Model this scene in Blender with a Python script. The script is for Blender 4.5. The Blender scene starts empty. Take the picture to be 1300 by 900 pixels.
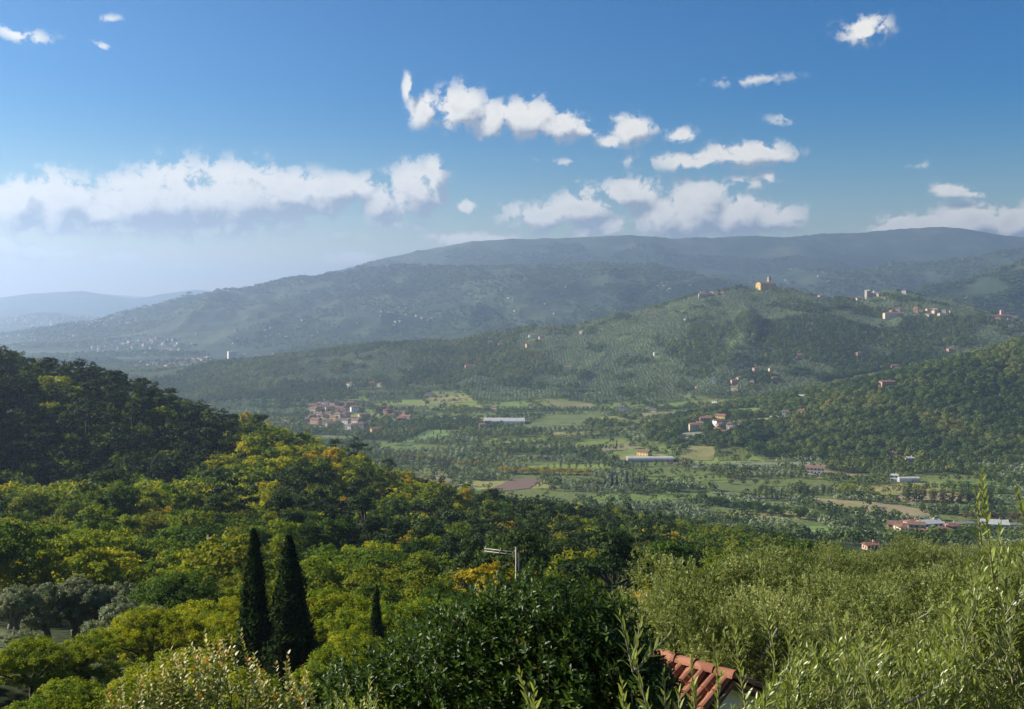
import bpy, math, random
import numpy as np
from math import radians, sin, cos, tan, atan2, sqrt, pi

# ------------------------------------------------------------------ camera
scene = bpy.context.scene
CZ = 180.0                       # eye height above the valley floor
F = 1300 * 35.0 / 36.0           # focal length in photograph pixels
PITCH = math.atan(65.0 / F)
cam_data = bpy.data.cameras.new("camera")
cam_data.lens = 35.0
cam_data.sensor_width = 36.0
cam_data.clip_start = 0.1
cam_data.clip_end = 80000.0
cam = bpy.data.objects.new("camera", cam_data)
cam.location = (0, 0, CZ)
cam.rotation_euler = (pi / 2 - PITCH, 0, 0)
scene.collection.objects.link(cam)
scene.camera = cam

# ------------------------------------------------------------------ light and exposure
SUN_AZ = radians(-78.0)          # from the viewing direction (+Y), negative to the left
SUN_EL = radians(29.0)
scene.view_settings.view_transform = 'Standard'
scene.view_settings.look = 'None'
scene.view_settings.exposure = 0.98
scene.view_settings.gamma = 1.0
scene.view_settings.use_curve_mapping = False
scene.render.engine = 'CYCLES'
cy = scene.cycles
cy.use_denoising = True
cy.max_bounces = 6
cy.diffuse_bounces = 2
cy.glossy_bounces = 1
cy.transmission_bounces = 3
cy.volume_bounces = 1
cy.transparent_max_bounces = 6
cy.caustics_reflective = False
cy.caustics_refractive = False
cy.sample_clamp_indirect = 4.0

sun_data = bpy.data.lights.new("sun", 'SUN')
sun_data.energy = 5.0
sun_data.angle = radians(0.5)
sun_data.color = (1.0, 0.92, 0.78)
sun = bpy.data.objects.new("sun", sun_data)
sd = (sin(SUN_AZ) * cos(SUN_EL), cos(SUN_AZ) * cos(SUN_EL), sin(SUN_EL))
from mathutils import Vector, Matrix
sun.rotation_euler = Vector(sd).to_track_quat('Z', 'Y').to_euler()
sun.location = (-100, 0, 400)
scene.collection.objects.link(sun)

SKY_STRENGTH = 0.10
CLOUD_LIGHT = 0.52                # radiance of sunlit cloud
world = bpy.data.worlds.new("World")
scene.world = world
world.use_nodes = True


def pix_dir(px, py):
    xc = (np.asarray(px, float) - 650.0) / F
    yc = (450.0 - np.asarray(py, float)) / F
    return xc, cos(PITCH) + yc * sin(PITCH), -sin(PITCH) + yc * cos(PITCH)


def pix(px, py, d):
    """world point seen at photograph pixel (px, py) when it lies d metres ahead"""
    x, y, z = pix_dir(px, py)
    return x * (d / y), d + 0 * x, CZ + z * (d / y)


# photograph position, half sizes up/down and sideways, strength: where the real clouds hung
CLOUDS = [
    (22, 266, 26, 32, 22, 1.0), (80, 270, 40, 42, 20, 1.0), (125, 275, 50, 24, 18, 1.0), (175, 266, 56, 38, 26, 1.0),
    (238, 264, 66, 52, 30, 1.0), (300, 260, 76, 46, 34, 1.0), (372, 254, 70, 34, 22, 1.0), (430, 245, 60, 24, 14, .9),
    (480, 265, 34, 26, 14, .75), (530, 248, 36, 36, 24, 1.0), (551, 226, 17, 22, 22, 1.0), (594, 262, 14, 8, 6, .8),
    (500, 282, 48, 14, 12, .5),
    (518, 112, 7, 16, 18, .8), (538, 146, 18, 22, 14, .9), (583, 140, 32, 26, 22, 1.0), (628, 154, 32, 20, 20, 1.0),
    (668, 152, 38, 22, 22, 1.0), (705, 160, 40, 16, 16, .95), (741, 168, 20, 8, 6, .7),
    (773, 177, 18, 8, 8, .7), (806, 168, 24, 18, 14, .95), (792, 150, 20, 7, 6, .4), (866, 172, 18, 12, 12, .75),
    (880, 208, 52, 14, 10, .75), (945, 200, 56, 16, 12, .85), (985, 203, 30, 9, 7, .6), (950, 232, 50, 12, 10, .45), (978, 228, 18, 8, 8, .6),
    (690, 275, 56, 20, 20, .75), (740, 264, 48, 24, 24, .85), (800, 250, 40, 24, 20, .9), (765, 290, 60, 16, 14, .7),
    (845, 275, 40, 24, 30, 1.0), (885, 262, 46, 26, 36, 1.0), (935, 268, 44, 22, 30, 1.0), (978, 274, 40, 16, 20, .85), (1005, 290, 22, 10, 8, .5),
    (590, 302, 50, 8, 14, .7), (630, 300, 40, 6, 14, .6),
    (1140, 288, 36, 14, 14, .8), (1180, 287, 40, 12, 14, .8), (1234, 280, 40, 20, 22, 1.0), (1285, 284, 44, 18, 20, 1.0), (1330, 280, 40, 20, 22, 1.0),
    (1097, 40, 27, 19, 13, .85), (1102, 22, 6, 7, 6, .45), (1205, 241, 22, 10, 8, .75), (1230, 245, 18, 6, 5, .6), (1165, 211, 26, 5, 5, .3),
    (998, 153, 26, 9, 8, .4), (955, 103, 70, 7, 7, .3), (28, 46, 34, 9, 8, .55), (128, 60, 16, 6, 6, .45), (142, 27, 20, 5, 5, .3),
    (50, 316, 70, 16, 14, .5), (155, 330, 34, 14, 12, .45), (450, 325, 66, 14, 16, .4), (348, 312, 16, 6, 6, .35), (240, 340, 30, 9, 9, .25),
    (720, 203, 50, 8, 8, .25), (800, 200, 30, 10, 12, .25), (1040, 204, 20, 5, 5, .3), (430, 300, 80, 10, 10, .2),
]


def build_world():
    nt = world.node_tree
    nt.nodes.clear()
    N, L = nt.nodes.new, nt.links.new
    # ---- cloud density at a direction given as (azimuth, elevation, 0)
    g = bpy.data.node_groups.new("cloud_density", 'ShaderNodeTree')
    g.interface.new_socket("vector", in_out='INPUT', socket_type='NodeSocketVector')
    g.interface.new_socket("density", in_out='OUTPUT', socket_type='NodeSocketFloat')
    g.interface.new_socket("height", in_out='OUTPUT', socket_type='NodeSocketFloat')
    gi, go = g.nodes.new('NodeGroupInput'), g.nodes.new('NodeGroupOutput')

    def m(op, a, b=None, c=None, clamp=False):
        n = g.nodes.new('ShaderNodeMath'); n.operation = op; n.use_clamp = clamp
        for i, v in enumerate((a, b, c)):
            if v is None: continue
            if isinstance(v, (int, float)): n.inputs[i].default_value = v
            else: g.links.new(v, n.inputs[i])
        return n.outputs[0]

    def noise(vec, scale, detail, rough, lac=2.0, dist=0.0, color=False):
        n = g.nodes.new('ShaderNodeTexNoise'); n.noise_dimensions = '3D'
        n.inputs['Scale'].default_value = scale; n.inputs['Detail'].default_value = detail
        n.inputs['Roughness'].default_value = rough; n.inputs['Lacunarity'].default_value = lac
        n.inputs['Distortion'].default_value = dist
        g.links.new(vec, n.inputs['Vector'])
        return n.outputs['Color' if color else 'Fac']

    def vm(op, a, b=None, s=None):
        n = g.nodes.new('ShaderNodeVectorMath'); n.operation = op
        for i, v in enumerate((a, b)):
            if v is None: continue
            if isinstance(v, tuple): n.inputs[i].default_value = v
            else: g.links.new(v, n.inputs[i])
        if s is not None: n.inputs['Scale'].default_value = s
        return n
    p = gi.outputs[0]
    # warp the position so that outlines billow
    w1 = vm('SCALE', vm('SUBTRACT', noise(p, 26, 3, .5, color=True), (.5, .5, .5)).outputs[0], s=0.020).outputs[0]
    pw = vm('ADD', p, w1).outputs[0]
    pw = vm('MULTIPLY', pw, (1, 1, 0)).outputs[0]
    sep = g.nodes.new('ShaderNodeSeparateXYZ'); g.links.new(pw, sep.inputs[0])
    best = None
    for (px, py, rx, ru, rd, s) in CLOUDS:
        x, y, z = pix_dir(px, py)
        az, el = atan2(x, y), atan2(z, sqrt(x * x + y * y))
        # an ellipse; its centre sits low when the top is the larger half
        cy_ = el + (ru - rd) / 2.0 / F
        sx, sy = F / (rx * 1.38), F / ((ru + rd) / 2.0 * 1.42)
        q = vm('MULTIPLY_ADD', pw, (sx, sy, 0)); q.inputs[2].default_value = (-az * sx, -cy_ * sy, 0)
        ln = vm('LENGTH', q.outputs[0]).outputs['Value']
        f = m('MULTIPLY_ADD', ln, -.35 - .65 * s, s)
        best = f if best is None else m('SMOOTH_MAX', best, f, 0.12)
    n1 = noise(p, 48, 10, .62, 2.1, 0.3)
    vo = g.nodes.new('ShaderNodeTexVoronoi'); vo.feature = 'SMOOTH_F1'; vo.voronoi_dimensions = '2D'
    vo.inputs['Scale'].default_value = 58; vo.inputs['Detail'].default_value = 3; vo.inputs['Roughness'].default_value = .55; vo.inputs['Lacunarity'].default_value = 2.3; vo.inputs['Smoothness'].default_value = .35; vo.normalize = True
    w2 = vm('SCALE', vm('SUBTRACT', noise(p, 90, 4, .6, color=True), (.5, .5, .5)).outputs[0], s=0.012).outputs[0]
    g.links.new(vm('ADD', p, w2).outputs[0], vo.inputs['Vector'])
    billow = m('SUBTRACT', .36, vo.outputs['Distance'])
    n2 = noise(p, 13, 3, .5)
    d = m('ADD', best, m('MULTIPLY', m('SUBTRACT', n1, .5), 2.9))
    d = m('ADD', d, m('MULTIPLY', billow, 1.1))
    d = m('ADD', d, m('MULTIPLY', m('SUBTRACT', n2, .5), .8))
    g.links.new(d, go.inputs[0])
    g.links.new(best, go.inputs[1])

    def wm(op, a, b=None, c=None, clamp=False):
        n = N('ShaderNodeMath'); n.operation = op; n.use_clamp = clamp
        for i, v in enumerate((a, b, c)):
            if v is None: continue
            if isinstance(v, (int, float)): n.inputs[i].default_value = v
            else: L(v, n.inputs[i])
        return n.outputs[0]
    tc = N('ShaderNodeTexCoord')
    nv = N('ShaderNodeVectorMath'); nv.operation = 'NORMALIZE'; L(tc.outputs['Generated'], nv.inputs[0])
    s3 = N('ShaderNodeSeparateXYZ'); L(nv.outputs[0], s3.inputs[0])
    az = wm('ARCTAN2', s3.outputs[0], s3.outputs[1])
    el = wm('ARCSINE', s3.outputs[2])
    cv = N('ShaderNodeCombineXYZ'); L(az, cv.inputs[0]); L(el, cv.inputs[1])
    g1 = N('ShaderNodeGroup'); g1.node_tree = g; L(cv.outputs[0], g1.inputs[0])
    of = N('ShaderNodeVectorMath'); of.operation = 'ADD'; of.inputs[1].default_value = (-.009, .013, 0); L(cv.outputs[0], of.inputs[0])
    g2 = N('ShaderNodeGroup'); g2.node_tree = g; L(of.outputs[0], g2.inputs[0])
    mr = N('ShaderNodeMapRange'); mr.interpolation_type = 'SMOOTHSTEP'
    mr.inputs['From Min'].default_value = -.02; mr.inputs['From Max'].default_value = .46
    L(g1.outputs[0], mr.inputs['Value'])
    m2 = N('ShaderNodeMapRange'); m2.interpolation_type = 'SMOOTHSTEP'; m2.inputs['From Min'].default_value = -.25; m2.inputs['From Max'].default_value = .5
    L(g1.outputs[1], m2.inputs['Value'])
    alpha = wm('MULTIPLY', mr.outputs[0], m2.outputs[0])
    lit = wm('SUBTRACT', g1.outputs[0], g2.outputs[0])
    slope = wm('SUBTRACT', g1.outputs[1], g2.outputs[1])
    lit = wm('MULTIPLY_ADD', slope, 1.5, wm('MULTIPLY_ADD', lit, .62, .50), clamp=True)
    # shading put into the cloud colour: sunward sides lighter, thick cores darker
    thick = wm('MULTIPLY_ADD', g1.outputs[0], -.26, 1.16, clamp=True)
    lit = wm('MULTIPLY', lit, thick, clamp=True)
    cc = N('ShaderNodeMix'); cc.data_type = 'RGBA'
    cc.inputs['A'].default_value = (.30, .36, .45, 1); cc.inputs['B'].default_value = (1.0, .97, .90, 1)
    L(lit, cc.inputs['Factor'])
    sky = N('ShaderNodeTexSky'); sky.sky_type = 'NISHITA'; sky.sun_disc = False
    sky.sun_elevation = SUN_EL
    sky.sun_rotation = SUN_AZ
    sky.altitude = 100; sky.air_density = 1.0; sky.dust_density = .25; sky.ozone_density = 4.0
    scl = N('ShaderNodeVectorMath'); scl.operation = 'SCALE'; scl.inputs['Scale'].default_value = CLOUD_LIGHT / SKY_STRENGTH
    L(cc.outputs['Result'], scl.inputs[0])
    mx = N('ShaderNodeMix'); mx.data_type = 'RGBA'
    hs = N('ShaderNodeHueSaturation'); hs.inputs['Saturation'].default_value = 1.25; hs.inputs['Value'].default_value = 1.0; L(sky.outputs[0], hs.inputs['Color'])
    tn = N('ShaderNodeMix'); tn.data_type = 'RGBA'; tn.blend_type = 'MULTIPLY'; tn.inputs['Factor'].default_value = 1.0; L(hs.outputs[0], tn.inputs['A']); el_f = N('ShaderNodeMapRange'); el_f.interpolation_type = 'SMOOTHSTEP'; el_f.inputs['From Min'].default_value = .0; el_f.inputs['From Max'].default_value = .215; L(el, el_f.inputs['Value'])
    tg = N('ShaderNodeMix'); tg.data_type = 'RGBA'; L(el_f.outputs[0], tg.inputs['Factor']); tg.inputs['A'].default_value = (.96, .68, .43, 1); tg.inputs['B'].default_value = (.0, .39, .53, 1); hi = N('ShaderNodeMapRange'); hi.inputs['From Min'].default_value = .32; hi.inputs['From Max'].default_value = .9; L(el, hi.inputs['Value'])
    th = N('ShaderNodeMix'); th.data_type = 'RGBA'; L(hi.outputs[0], th.inputs['Factor']); L(tg.outputs['Result'], th.inputs['A']); th.inputs['B'].default_value = (.12, .14, .17, 1); L(th.outputs['Result'], tn.inputs['B'])
    L(alpha, mx.inputs['Factor']); L(tn.outputs['Result'], mx.inputs['A']); L(scl.outputs[0], mx.inputs['B'])
    bg = N('ShaderNodeBackground'); bg.inputs['Strength'].default_value = SKY_STRENGTH
    L(mx.outputs['Result'], bg.inputs['Color'])
    out = N('ShaderNodeOutputWorld'); L(bg.outputs[0], out.inputs['Surface'])
    world.cycles.sampling_method = 'MANUAL'
    world.cycles.sample_map_resolution = 512


build_world()

# ------------------------------------------------------------------ noise
_rs = np.random.RandomState(7)
_TAB = _rs.rand(256, 256)


def vnoise(x, y):
    xi, yi = np.floor(x).astype(int), np.floor(y).astype(int)
    fx, fy = x - xi, y - yi
    fx = fx * fx * fx * (fx * (fx * 6 - 15) + 10); fy = fy * fy * fy * (fy * (fy * 6 - 15) + 10)
    a, b = _TAB[xi & 255, yi & 255], _TAB[(xi + 1) & 255, yi & 255]
    c, d = _TAB[xi & 255, (yi + 1) & 255], _TAB[(xi + 1) & 255, (yi + 1) & 255]
    return (a * (1 - fx) + b * fx) * (1 - fy) + (c * (1 - fx) + d * fx) * fy


def fbm(x, y, scale, octaves=4, gain=.5, seed=0):
    x = np.asarray(x, float) / scale + 37.3 * seed; y = np.asarray(y, float) / scale + 11.7 * seed
    s, a, t = 0, 1.0, 0
    for o in range(octaves):
        s = s + a * vnoise(x, y); t += a
        x, y = x * 2.03 + 5.1, y * 2.03 + 9.7; a *= gain
    return s / t


def ridged(x, y, scale, octaves=4, seed=0):
    x = np.asarray(x, float) / scale + 17.3 * seed; y = np.asarray(y, float) / scale + 41.7 * seed
    s, a, t = 0, 1.0, 0
    for o in range(octaves):
        s = s + a * (1 - np.abs(2 * vnoise(x, y) - 1)); t += a
        x, y = x * 2.1 + 3.1, y * 2.1 + 7.7; a *= .5
    return s / t


def sstep(a, b, x):
    t = np.clip((x - a) / (b - a), 0, 1)
    return t * t * (3 - 2 * t)


# ------------------------------------------------------------------ terrain heights
# near hillside: ground points (pixel x, pixel y, distance, height of what stands there)
NEAR = [
    (-420, 330, 420, 12), (-250, 350, 385, 12), (-150, 366, 372, 12), (-60, 425, 385, 12), (0, 447, 390, 12), (60, 454, 395, 12), (120, 464, 395, 12),
    (180, 481, 390, 12), (220, 505, 385, 12), (270, 533, 380, 11), (-150, 560, 300, 12), (-300, 540, 300, 12),
    (0, 600, 300, 12), (120, 600, 300, 12), (250, 598, 310, 12), (60, 530, 345, 12), (180, 548, 345, 12),
    (0, 614, 258, 9), (120, 616, 258, 9), (250, 602, 275, 9), (330, 566, 330, 10),
    (330, 534, 400, 10), (420, 556, 420, 10), (500, 592, 430, 10), (560, 616, 440, 10), (640, 634, 445, 10), (700, 640, 450, 10),
    (760, 644, 460, 10), (830, 652, 460, 10), (900, 668, 400, 10), (1000, 692, 330, 10), (1060, 708, 280, 9),
    (420, 620, 300, 10), (560, 650, 300, 10), (640, 670, 290, 10), (720, 680, 290, 10), (800, 687, 290, 10), (880, 700, 260, 10), (960, 712, 230, 9),
    (80, 660, 180, 9), (250, 655, 190, 9), (400, 670, 190, 9), (520, 690, 180, 9), (620, 700, 180, 9), (720, 720, 170, 9), (800, 732, 150, 9), (880, 735, 140, 8),
    (60, 710, 110, 8), (220, 710, 110, 8), (400, 715, 110, 8), (560, 735, 100, 8), (700, 760, 90, 8), (800, 775, 80, 7),
    (60, 745, 80, 5), (150, 750, 80, 5), (20, 800, 62, 0), (0, 836, 52, 0), (60, 836, 50, 2), (250, 770, 70, 7), (450, 775, 70, 7), (560, 785, 65, 7),
    (200, 845, 50, 6), (350, 868, 58, 0), (450, 840, 50, 6), (100, 885, 38, 5), (300, 905, 32, 5),
    (860, 765, 30, 4.5), (950, 752, 36, 4.5), (1050, 740, 42, 4.5), (1130, 716, 50, 4.5), (1220, 704, 55, 4.5), (1300, 694, 50, 4.5), (1420, 690, 50, 4.5),
    (860, 800, 20, 4.3), (1000, 795, 20, 4.3), (1150, 785, 22, 4.3), (1280, 775, 22, 4.3),
    (1100, 765, 110, 0), (1250, 770, 110, 0), (1400, 760, 110, 0), (1100, 745, 200, 0), (1250, 735, 200, 0), (1100, 725, 300, 0), (1250, 715, 320, 0),
    (1150, 705, 450, 0), (1300, 705, 450, 0), (1150, 694, 600, 0), (1300, 684, 650, 0), (1450, 700, 500, 0),
    (330, 605, 560, 0), (500, 645, 600, 0), (640, 665, 620, 0), (760, 675, 620, 0), (900, 695, 580, 0), (1000, 705, 500, 0),
    (0, 560, 600, 0), (150, 585, 600, 0), (-300, 500, 600, 0),
]
RAW = [(0, 0, -2.3), (0, 3, -4.8), (-5, 4, -4.6), (5, 4, -4.8), (0, 8, -7), (7, 9, -7.6), (-7, 9, -6.4), (3, 15, -8.9), (-4, 16, -9.2), (9, 15, -9), (-10, 16, -9),
       (0, 25, -12.5), (-12, 26, -12.5), (0, 0.8, -2.4), (1, -2, -2.0), (-30, 5, -6), (30, 5, -6), (-120, 40, -12), (120, 30, -16), (-300, 150, -20), (300, 120, -60)]


def build_near():
    P, Z = [], []
    for px, py, d, th in NEAR:
        x, y, z = pix(px, py, d)
        P.append((float(x), float(y))); Z.append(float(z) - CZ - th)
    for x, y, z in RAW:
        P.append((x, y)); Z.append(z)
    for px in (-700, -300, 0, 300, 650, 1000, 1300, 1700):
        P.append(((px - 650) / F * 900, 900)); Z.append(-180)
    P, Z = np.array(P, float), np.array(Z, float)
    q = lambda x, y: np.stack([1.6 * np.arctan2(x, y + 4.0), np.log(np.hypot(x, y + 4.0) + 3)], -1)
    Q = q(P[:, 0], P[:, 1])
    D = np.sqrt(((Q[:, None] - Q[None]) ** 2).sum(-1) + 1e-4)
    n = len(Q)
    A = np.zeros((n + 3, n + 3)); A[:n, :n] = D + np.eye(n) * -0.004
    A[:n, n] = 1; A[n, :n] = 1; A[:n, n + 1:] = Q; A[n + 1:, :n] = Q.T
    sol = np.linalg.solve(A, np.concatenate([Z, [0, 0, 0]]))

    def f(x, y):
        x, y = np.asarray(x, float), np.asarray(y, float)
        shp = x.shape; x, y = x.ravel(), y.ravel()
        out = np.empty(len(x))
        for a in range(0, len(x), 40000):
            qq = q(x[a:a + 40000], y[a:a + 40000])
            d2 = (qq ** 2).sum(1)[:, None] + (Q ** 2).sum(1)[None] - 2 * qq @ Q.T
            out[a:a + 40000] = np.sqrt(np.maximum(d2, 0) + 1e-4) @ sol[:n] + sol[n] + qq @ sol[n + 1:]
        return out.reshape(shp)
    return f


near_f = build_near()

# hills: crest line as (pixel x, pixel y, distance, height of trees), front width, back width, power of the front slope
RIDGES = {
    'castle': ([(150, 500, 2100, 0), (205, 482, 2200, 6), (280, 465, 2250, 6), (350, 454, 2300, 6), (430, 442, 2350, 6), (480, 432, 2400, 6), (540, 430, 2420, 6),
                (600, 434, 2440, 6), (640, 423, 2460, 6), (690, 415, 2480, 6), (740, 417, 2500, 6), (780, 411, 2500, 6), (820, 398, 2520, 6),
                (860, 383, 2540, 6), (900, 369, 2560, 6), (940, 363, 2580, 5), (985, 365, 2590, 5), (1040, 376, 2620, 5), (1090, 376, 2640, 6),
                (1130, 366, 2660, 6), (1165, 376, 2680, 6), (1200, 392, 2700, 6), (1240, 403, 2720, 6), (1300, 408, 2740, 6), (1400, 425, 2780, 6), (1500, 470, 2800, 0)],
               950, 900, 1.6),
    'castle_spur': ([(940, 370, 2570, 8), (952, 400, 2260, 6), (938, 440, 2060, 6), (905, 480, 1890, 5), (870, 512, 1740, 0)], 200, 200, 1.0),
    'castle_spur_b': ([(820, 398, 2520, 6), (775, 440, 2200, 6), (725, 480, 1950, 5), (690, 510, 1770, 0)], 180, 170, 1.0),
    'castle_spur_c': ([(620, 427, 2450, 6), (600, 455, 2190, 6), (610, 490, 1910, 5), (600, 518, 1720, 0)], 180, 170, 1.0),
    'castle_spur_d': ([(1150, 370, 2670, 6), (1135, 420, 2260, 5), (1130, 460, 2010, 5), (1110, 495, 1800, 0)], 220, 220, 1.0),
    'castle_spur_f': ([(1040, 376, 2620, 5), (1050, 425, 2230, 6), (1045, 465, 2000, 5), (1030, 500, 1800, 0)], 190, 190, 1.0),
    'castle_spur_g': ([(720, 416, 2490, 6), (690, 450, 2250, 6), (668, 482, 2000, 5), (660, 510, 1800, 0)], 130, 130, 1.0),
    'castle_spur_e': ([(450, 440, 2370, 6), (425, 470, 2090, 6), (430, 505, 1800, 0)], 170, 160, 1.0),
    'right_wood': ([(920, 592, 1130, 0), (960, 572, 1190, 9), (1020, 540, 1270, 9), (1060, 523, 1310, 9), (1100, 508, 1360, 9), (1150, 493, 1410, 9), (1200, 468, 1460, 9),
                    (1250, 450, 1490, 9), (1300, 434, 1520, 9), (1400, 402, 1560, 9), (1550, 380, 1600, 9)], 420, 500, 1.15),
    'right_back': ([(1135, 395, 3750, 0), (1165, 375, 3800, 8), (1200, 359, 3850, 8), (1250, 347, 3900, 8), (1300, 333, 3950, 8), (1360, 318, 4000, 8), (1500, 300, 4100, 8)], 900, 900, 1.1),
    'behind': ([(780, 350, 5544, 8), (850, 348, 5544, 8), (900, 352, 5588, 8), (1000, 344, 5632, 8), (1100, 337, 5676, 8), (1170, 332, 5720, 8), (1250, 327, 5764, 8), (1300, 317, 5808, 8), (1450, 305, 5896, 8)], 1500, 1300, 1.2),
    'middle': ([(60, 440, 5000, 0), (120, 428, 5200, 8), (200, 412, 5500, 8), (250, 402, 5600, 8), (300, 390, 5600, 8), (350, 377, 5600, 8), (400, 360, 5500, 8), (440, 348, 5400, 8),
                (500, 340, 5300, 8), (560, 337, 5250, 8), (600, 335, 5200, 8), (700, 337, 5200, 8), (760, 335, 5200, 8), (820, 338, 5250, 8), (870, 352, 5300, 8), (920, 368, 5300, 8), (980, 400, 5300, 0)],
               1800, 1500, 1.25),
    'middle_spur': ([(450, 346, 5400, 8), (480, 385, 4600, 8), (440, 415, 4100, 8), (380, 440, 3600, 0)], 500, 500, 1.0),
    'middle_spur_b': ([(330, 382, 5600, 8), (290, 410, 5000, 8), (230, 440, 4000, 0)], 400, 400, 1.0),
    'middle_spur_c': ([(700, 337, 5200, 8), (690, 375, 4500, 8), (640, 405, 4000, 8), (600, 425, 3600, 0)], 500, 450, 1.0),
    'far': ([(340, 385, 6480, 0), (400, 368, 6696, 0), (440, 354, 6840, 0), (470, 346, 6984, 0), (500, 331, 7056, 0), (540, 318, 7128, 0), (580, 311, 7200, 0), (620, 306, 7200, 0), (680, 303, 7200, 0),
             (760, 301, 7200, 0), (830, 303, 7200, 0), (900, 305, 7344, 0), (980, 300, 7488, 0), (1050, 299, 7632, 0), (1100, 297, 7704, 0), (1150, 291, 7776, 0), (1200, 289, 7776, 0), (1250, 297, 7776, 0),
             (1300, 306, 7776, 0), (1450, 300, 7776, 0), (1700, 330, 7776, 0)], 2300, 2200, 1.2),
    'plain_hills': ([(-300, 380, 11400, 0), (-60, 378, 11400, 0), (0, 379, 11400, 0), (60, 374, 11400, 0), (105, 369, 11400, 0), (140, 377, 11400, 0), (180, 379, 11700, 0), (215, 371, 12000, 0), (250, 365, 12000, 0), (300, 370, 12000, 0),
                     (350, 366, 12000, 0), (400, 362, 12000, 0), (460, 350, 12000, 0), (520, 345, 12000, 0), (700, 360, 12000, 0)], 2700, 2400, 1.2),
    'plain_back': ([(-200, 385, 15000, 0), (60, 379, 15000, 0), (130, 374, 15000, 0), (190, 378, 15000, 0), (330, 372, 15000, 0), (400, 354, 15000, 0), (430, 344, 15000, 0), (470, 350, 15000, 0), (600, 360, 15000, 0)], 2400, 1900, 1.2),
    'knoll': ([(20, 405, 7920, 0), (50, 399, 7920, 0), (65, 397, 7920, 0), (85, 402, 7920, 0), (110, 406, 7920, 0), (250, 400, 8280, 0), (330, 392, 8280, 0), (400, 380, 8280, 0)], 900, 900, 1.0),
}


def ridge_h(x, y, pts, wf, wb, pw):
    """height of one ridge: its crest line falls away to both sides"""
    X, Y, Z = [], [], []
    for px, py, d, th in pts:
        a, b, c = pix(px, py, d); X.append(float(a)); Y.append(float(b)); Z.append(max(float(c) - th, 0.0))
    out = np.zeros(x.shape)
    zmax = max(Z)
    for i in range(len(X) - 1):
        dx, dy = X[i + 1] - X[i], Y[i + 1] - Y[i]
        L2 = dx * dx + dy * dy
        t = ((x - X[i]) * dx + (y - Y[i]) * dy) / L2
        tc = np.clip(t, 0, 1)
        ex, ey = x - (X[i] + tc * dx), y - (Y[i] + tc * dy)
        dist = np.hypot(ex, ey)
        zc = Z[i] + tc * (Z[i + 1] - Z[i])
        side = dx * (y - Y[i]) - dy * (x - X[i])      # >0: left of the direction = behind for a left-to-right crest
        w = np.where(side > 0, wb, wf) * (0.35 + 0.65 * np.sqrt(np.maximum(zc, 0) / zmax))
        u = np.clip(1 - dist / np.maximum(w, 1), 0, 1)
        # convex top, concave foot
        prof = u ** pw * (1 + .25 * u * (1 - u) * 2)
        out = np.maximum(out, zc * np.minimum(prof, 1))
    return out


def far_height(x, y):
    hs = []
    r = np.hypot(x, y)
    amp_ = {'castle': .5, 'right_wood': .4, 'right_back': .7, 'behind': .9, 'middle': 1.7, 'far': .85, 'plain_hills': .8, 'plain_back': .6, 'knoll': .3}
    tot = np.zeros(x.shape); groups = {}
    for k, (pts, wf, wb, pw) in RIDGES.items():
        ds = np.array([p[2] for p in pts]); pad = max(wf, wb) * 1.1
        sel = (y > ds.min() - pad) & (y < ds.max() + pad)
        h = np.zeros(x.shape)
        if sel.any():
            xs, ys = x[sel], y[sel]
            hh = ridge_h(xs, ys, pts, wf, wb, pw)
            if k in amp_:
                sc = {'far': 1400., 'middle': 640., 'behind': 1000., 'plain_hills': 3000., 'plain_back': 3000.}.get(k, 420.)
                # gullies bite into the flanks, the crest line stays
                zc = max(float(pix(*p[:3])[2]) for p in pts)
                fl = np.clip(hh / max(zc, 1), 0, 1)
                g = ridged(xs, ys, sc, 4, seed=len(k)) - .62
                hh = np.maximum(hh + hh * amp_[k] * g * (1.06 - fl), 0)
                hh = hh + np.minimum(hh, zc * .3) * .06 * (fbm(xs, ys, sc * .12, 3, seed=len(k)) - .5)
            h[sel] = hh
        gname = k.split('_spur')[0]
        groups[gname] = np.maximum(groups[gname], h) if gname in groups else h
    for h in groups.values(): tot = tot + h ** 8
    h = tot ** .125
    base = 2.5 * (fbm(x, y, 160, 3, seed=3) - .5)
    return h + base


def height(x, y):
    x, y = np.asarray(x, float), np.asarray(y, float)
    far = far_height(x, y)
    k = sstep(640, 900, np.hypot(x, y))
    out = far.copy()
    s = k < 1
    if s.any():
        xs, ys = x[s], y[s]
        n = near_f(xs, ys) + CZ
        r = np.hypot(xs, ys)
        n = n + 2.2 * (fbm(xs, ys, 30, 3, seed=5) - .5) * sstep(30, 120, r)
        out[s] = n * (1 - k[s]) + far[s] * k[s]
    return out


# polar grid for the land and for visibility tests
TH = np.radians(np.concatenate([np.linspace(-78, -33, 60)[:-1], np.linspace(-33, 33, 640), np.linspace(33, 78, 60)[1:]]))
RR = np.concatenate([np.geomspace(1.2, 900, 300)[:-1], np.geomspace(900, 4000, 330)[:-1], np.geomspace(4000, 19000, 290)])
GT, GR = np.meshgrid(TH, RR, indexing='ij')
GX, GY = GR * np.sin(GT), GR * np.cos(GT)
GH = height(GX, GY)


def ground(x, y):
    """height of the land as meshed (bilinear on the polar grid)"""
    x, y = np.asarray(x, float), np.asarray(y, float)
    t = np.interp(np.arctan2(x, y), TH, np.arange(len(TH)))
    r = np.interp(np.hypot(x, y), RR, np.arange(len(RR)))
    i, j = np.clip(t.astype(int), 0, len(TH) - 2), np.clip(r.astype(int), 0, len(RR) - 2)
    a, b = t - i, r - j
    return (GH[i, j] * (1 - a) + GH[i + 1, j] * a) * (1 - b) + (GH[i, j + 1] * (1 - a) + GH[i + 1, j + 1] * a) * b


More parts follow.
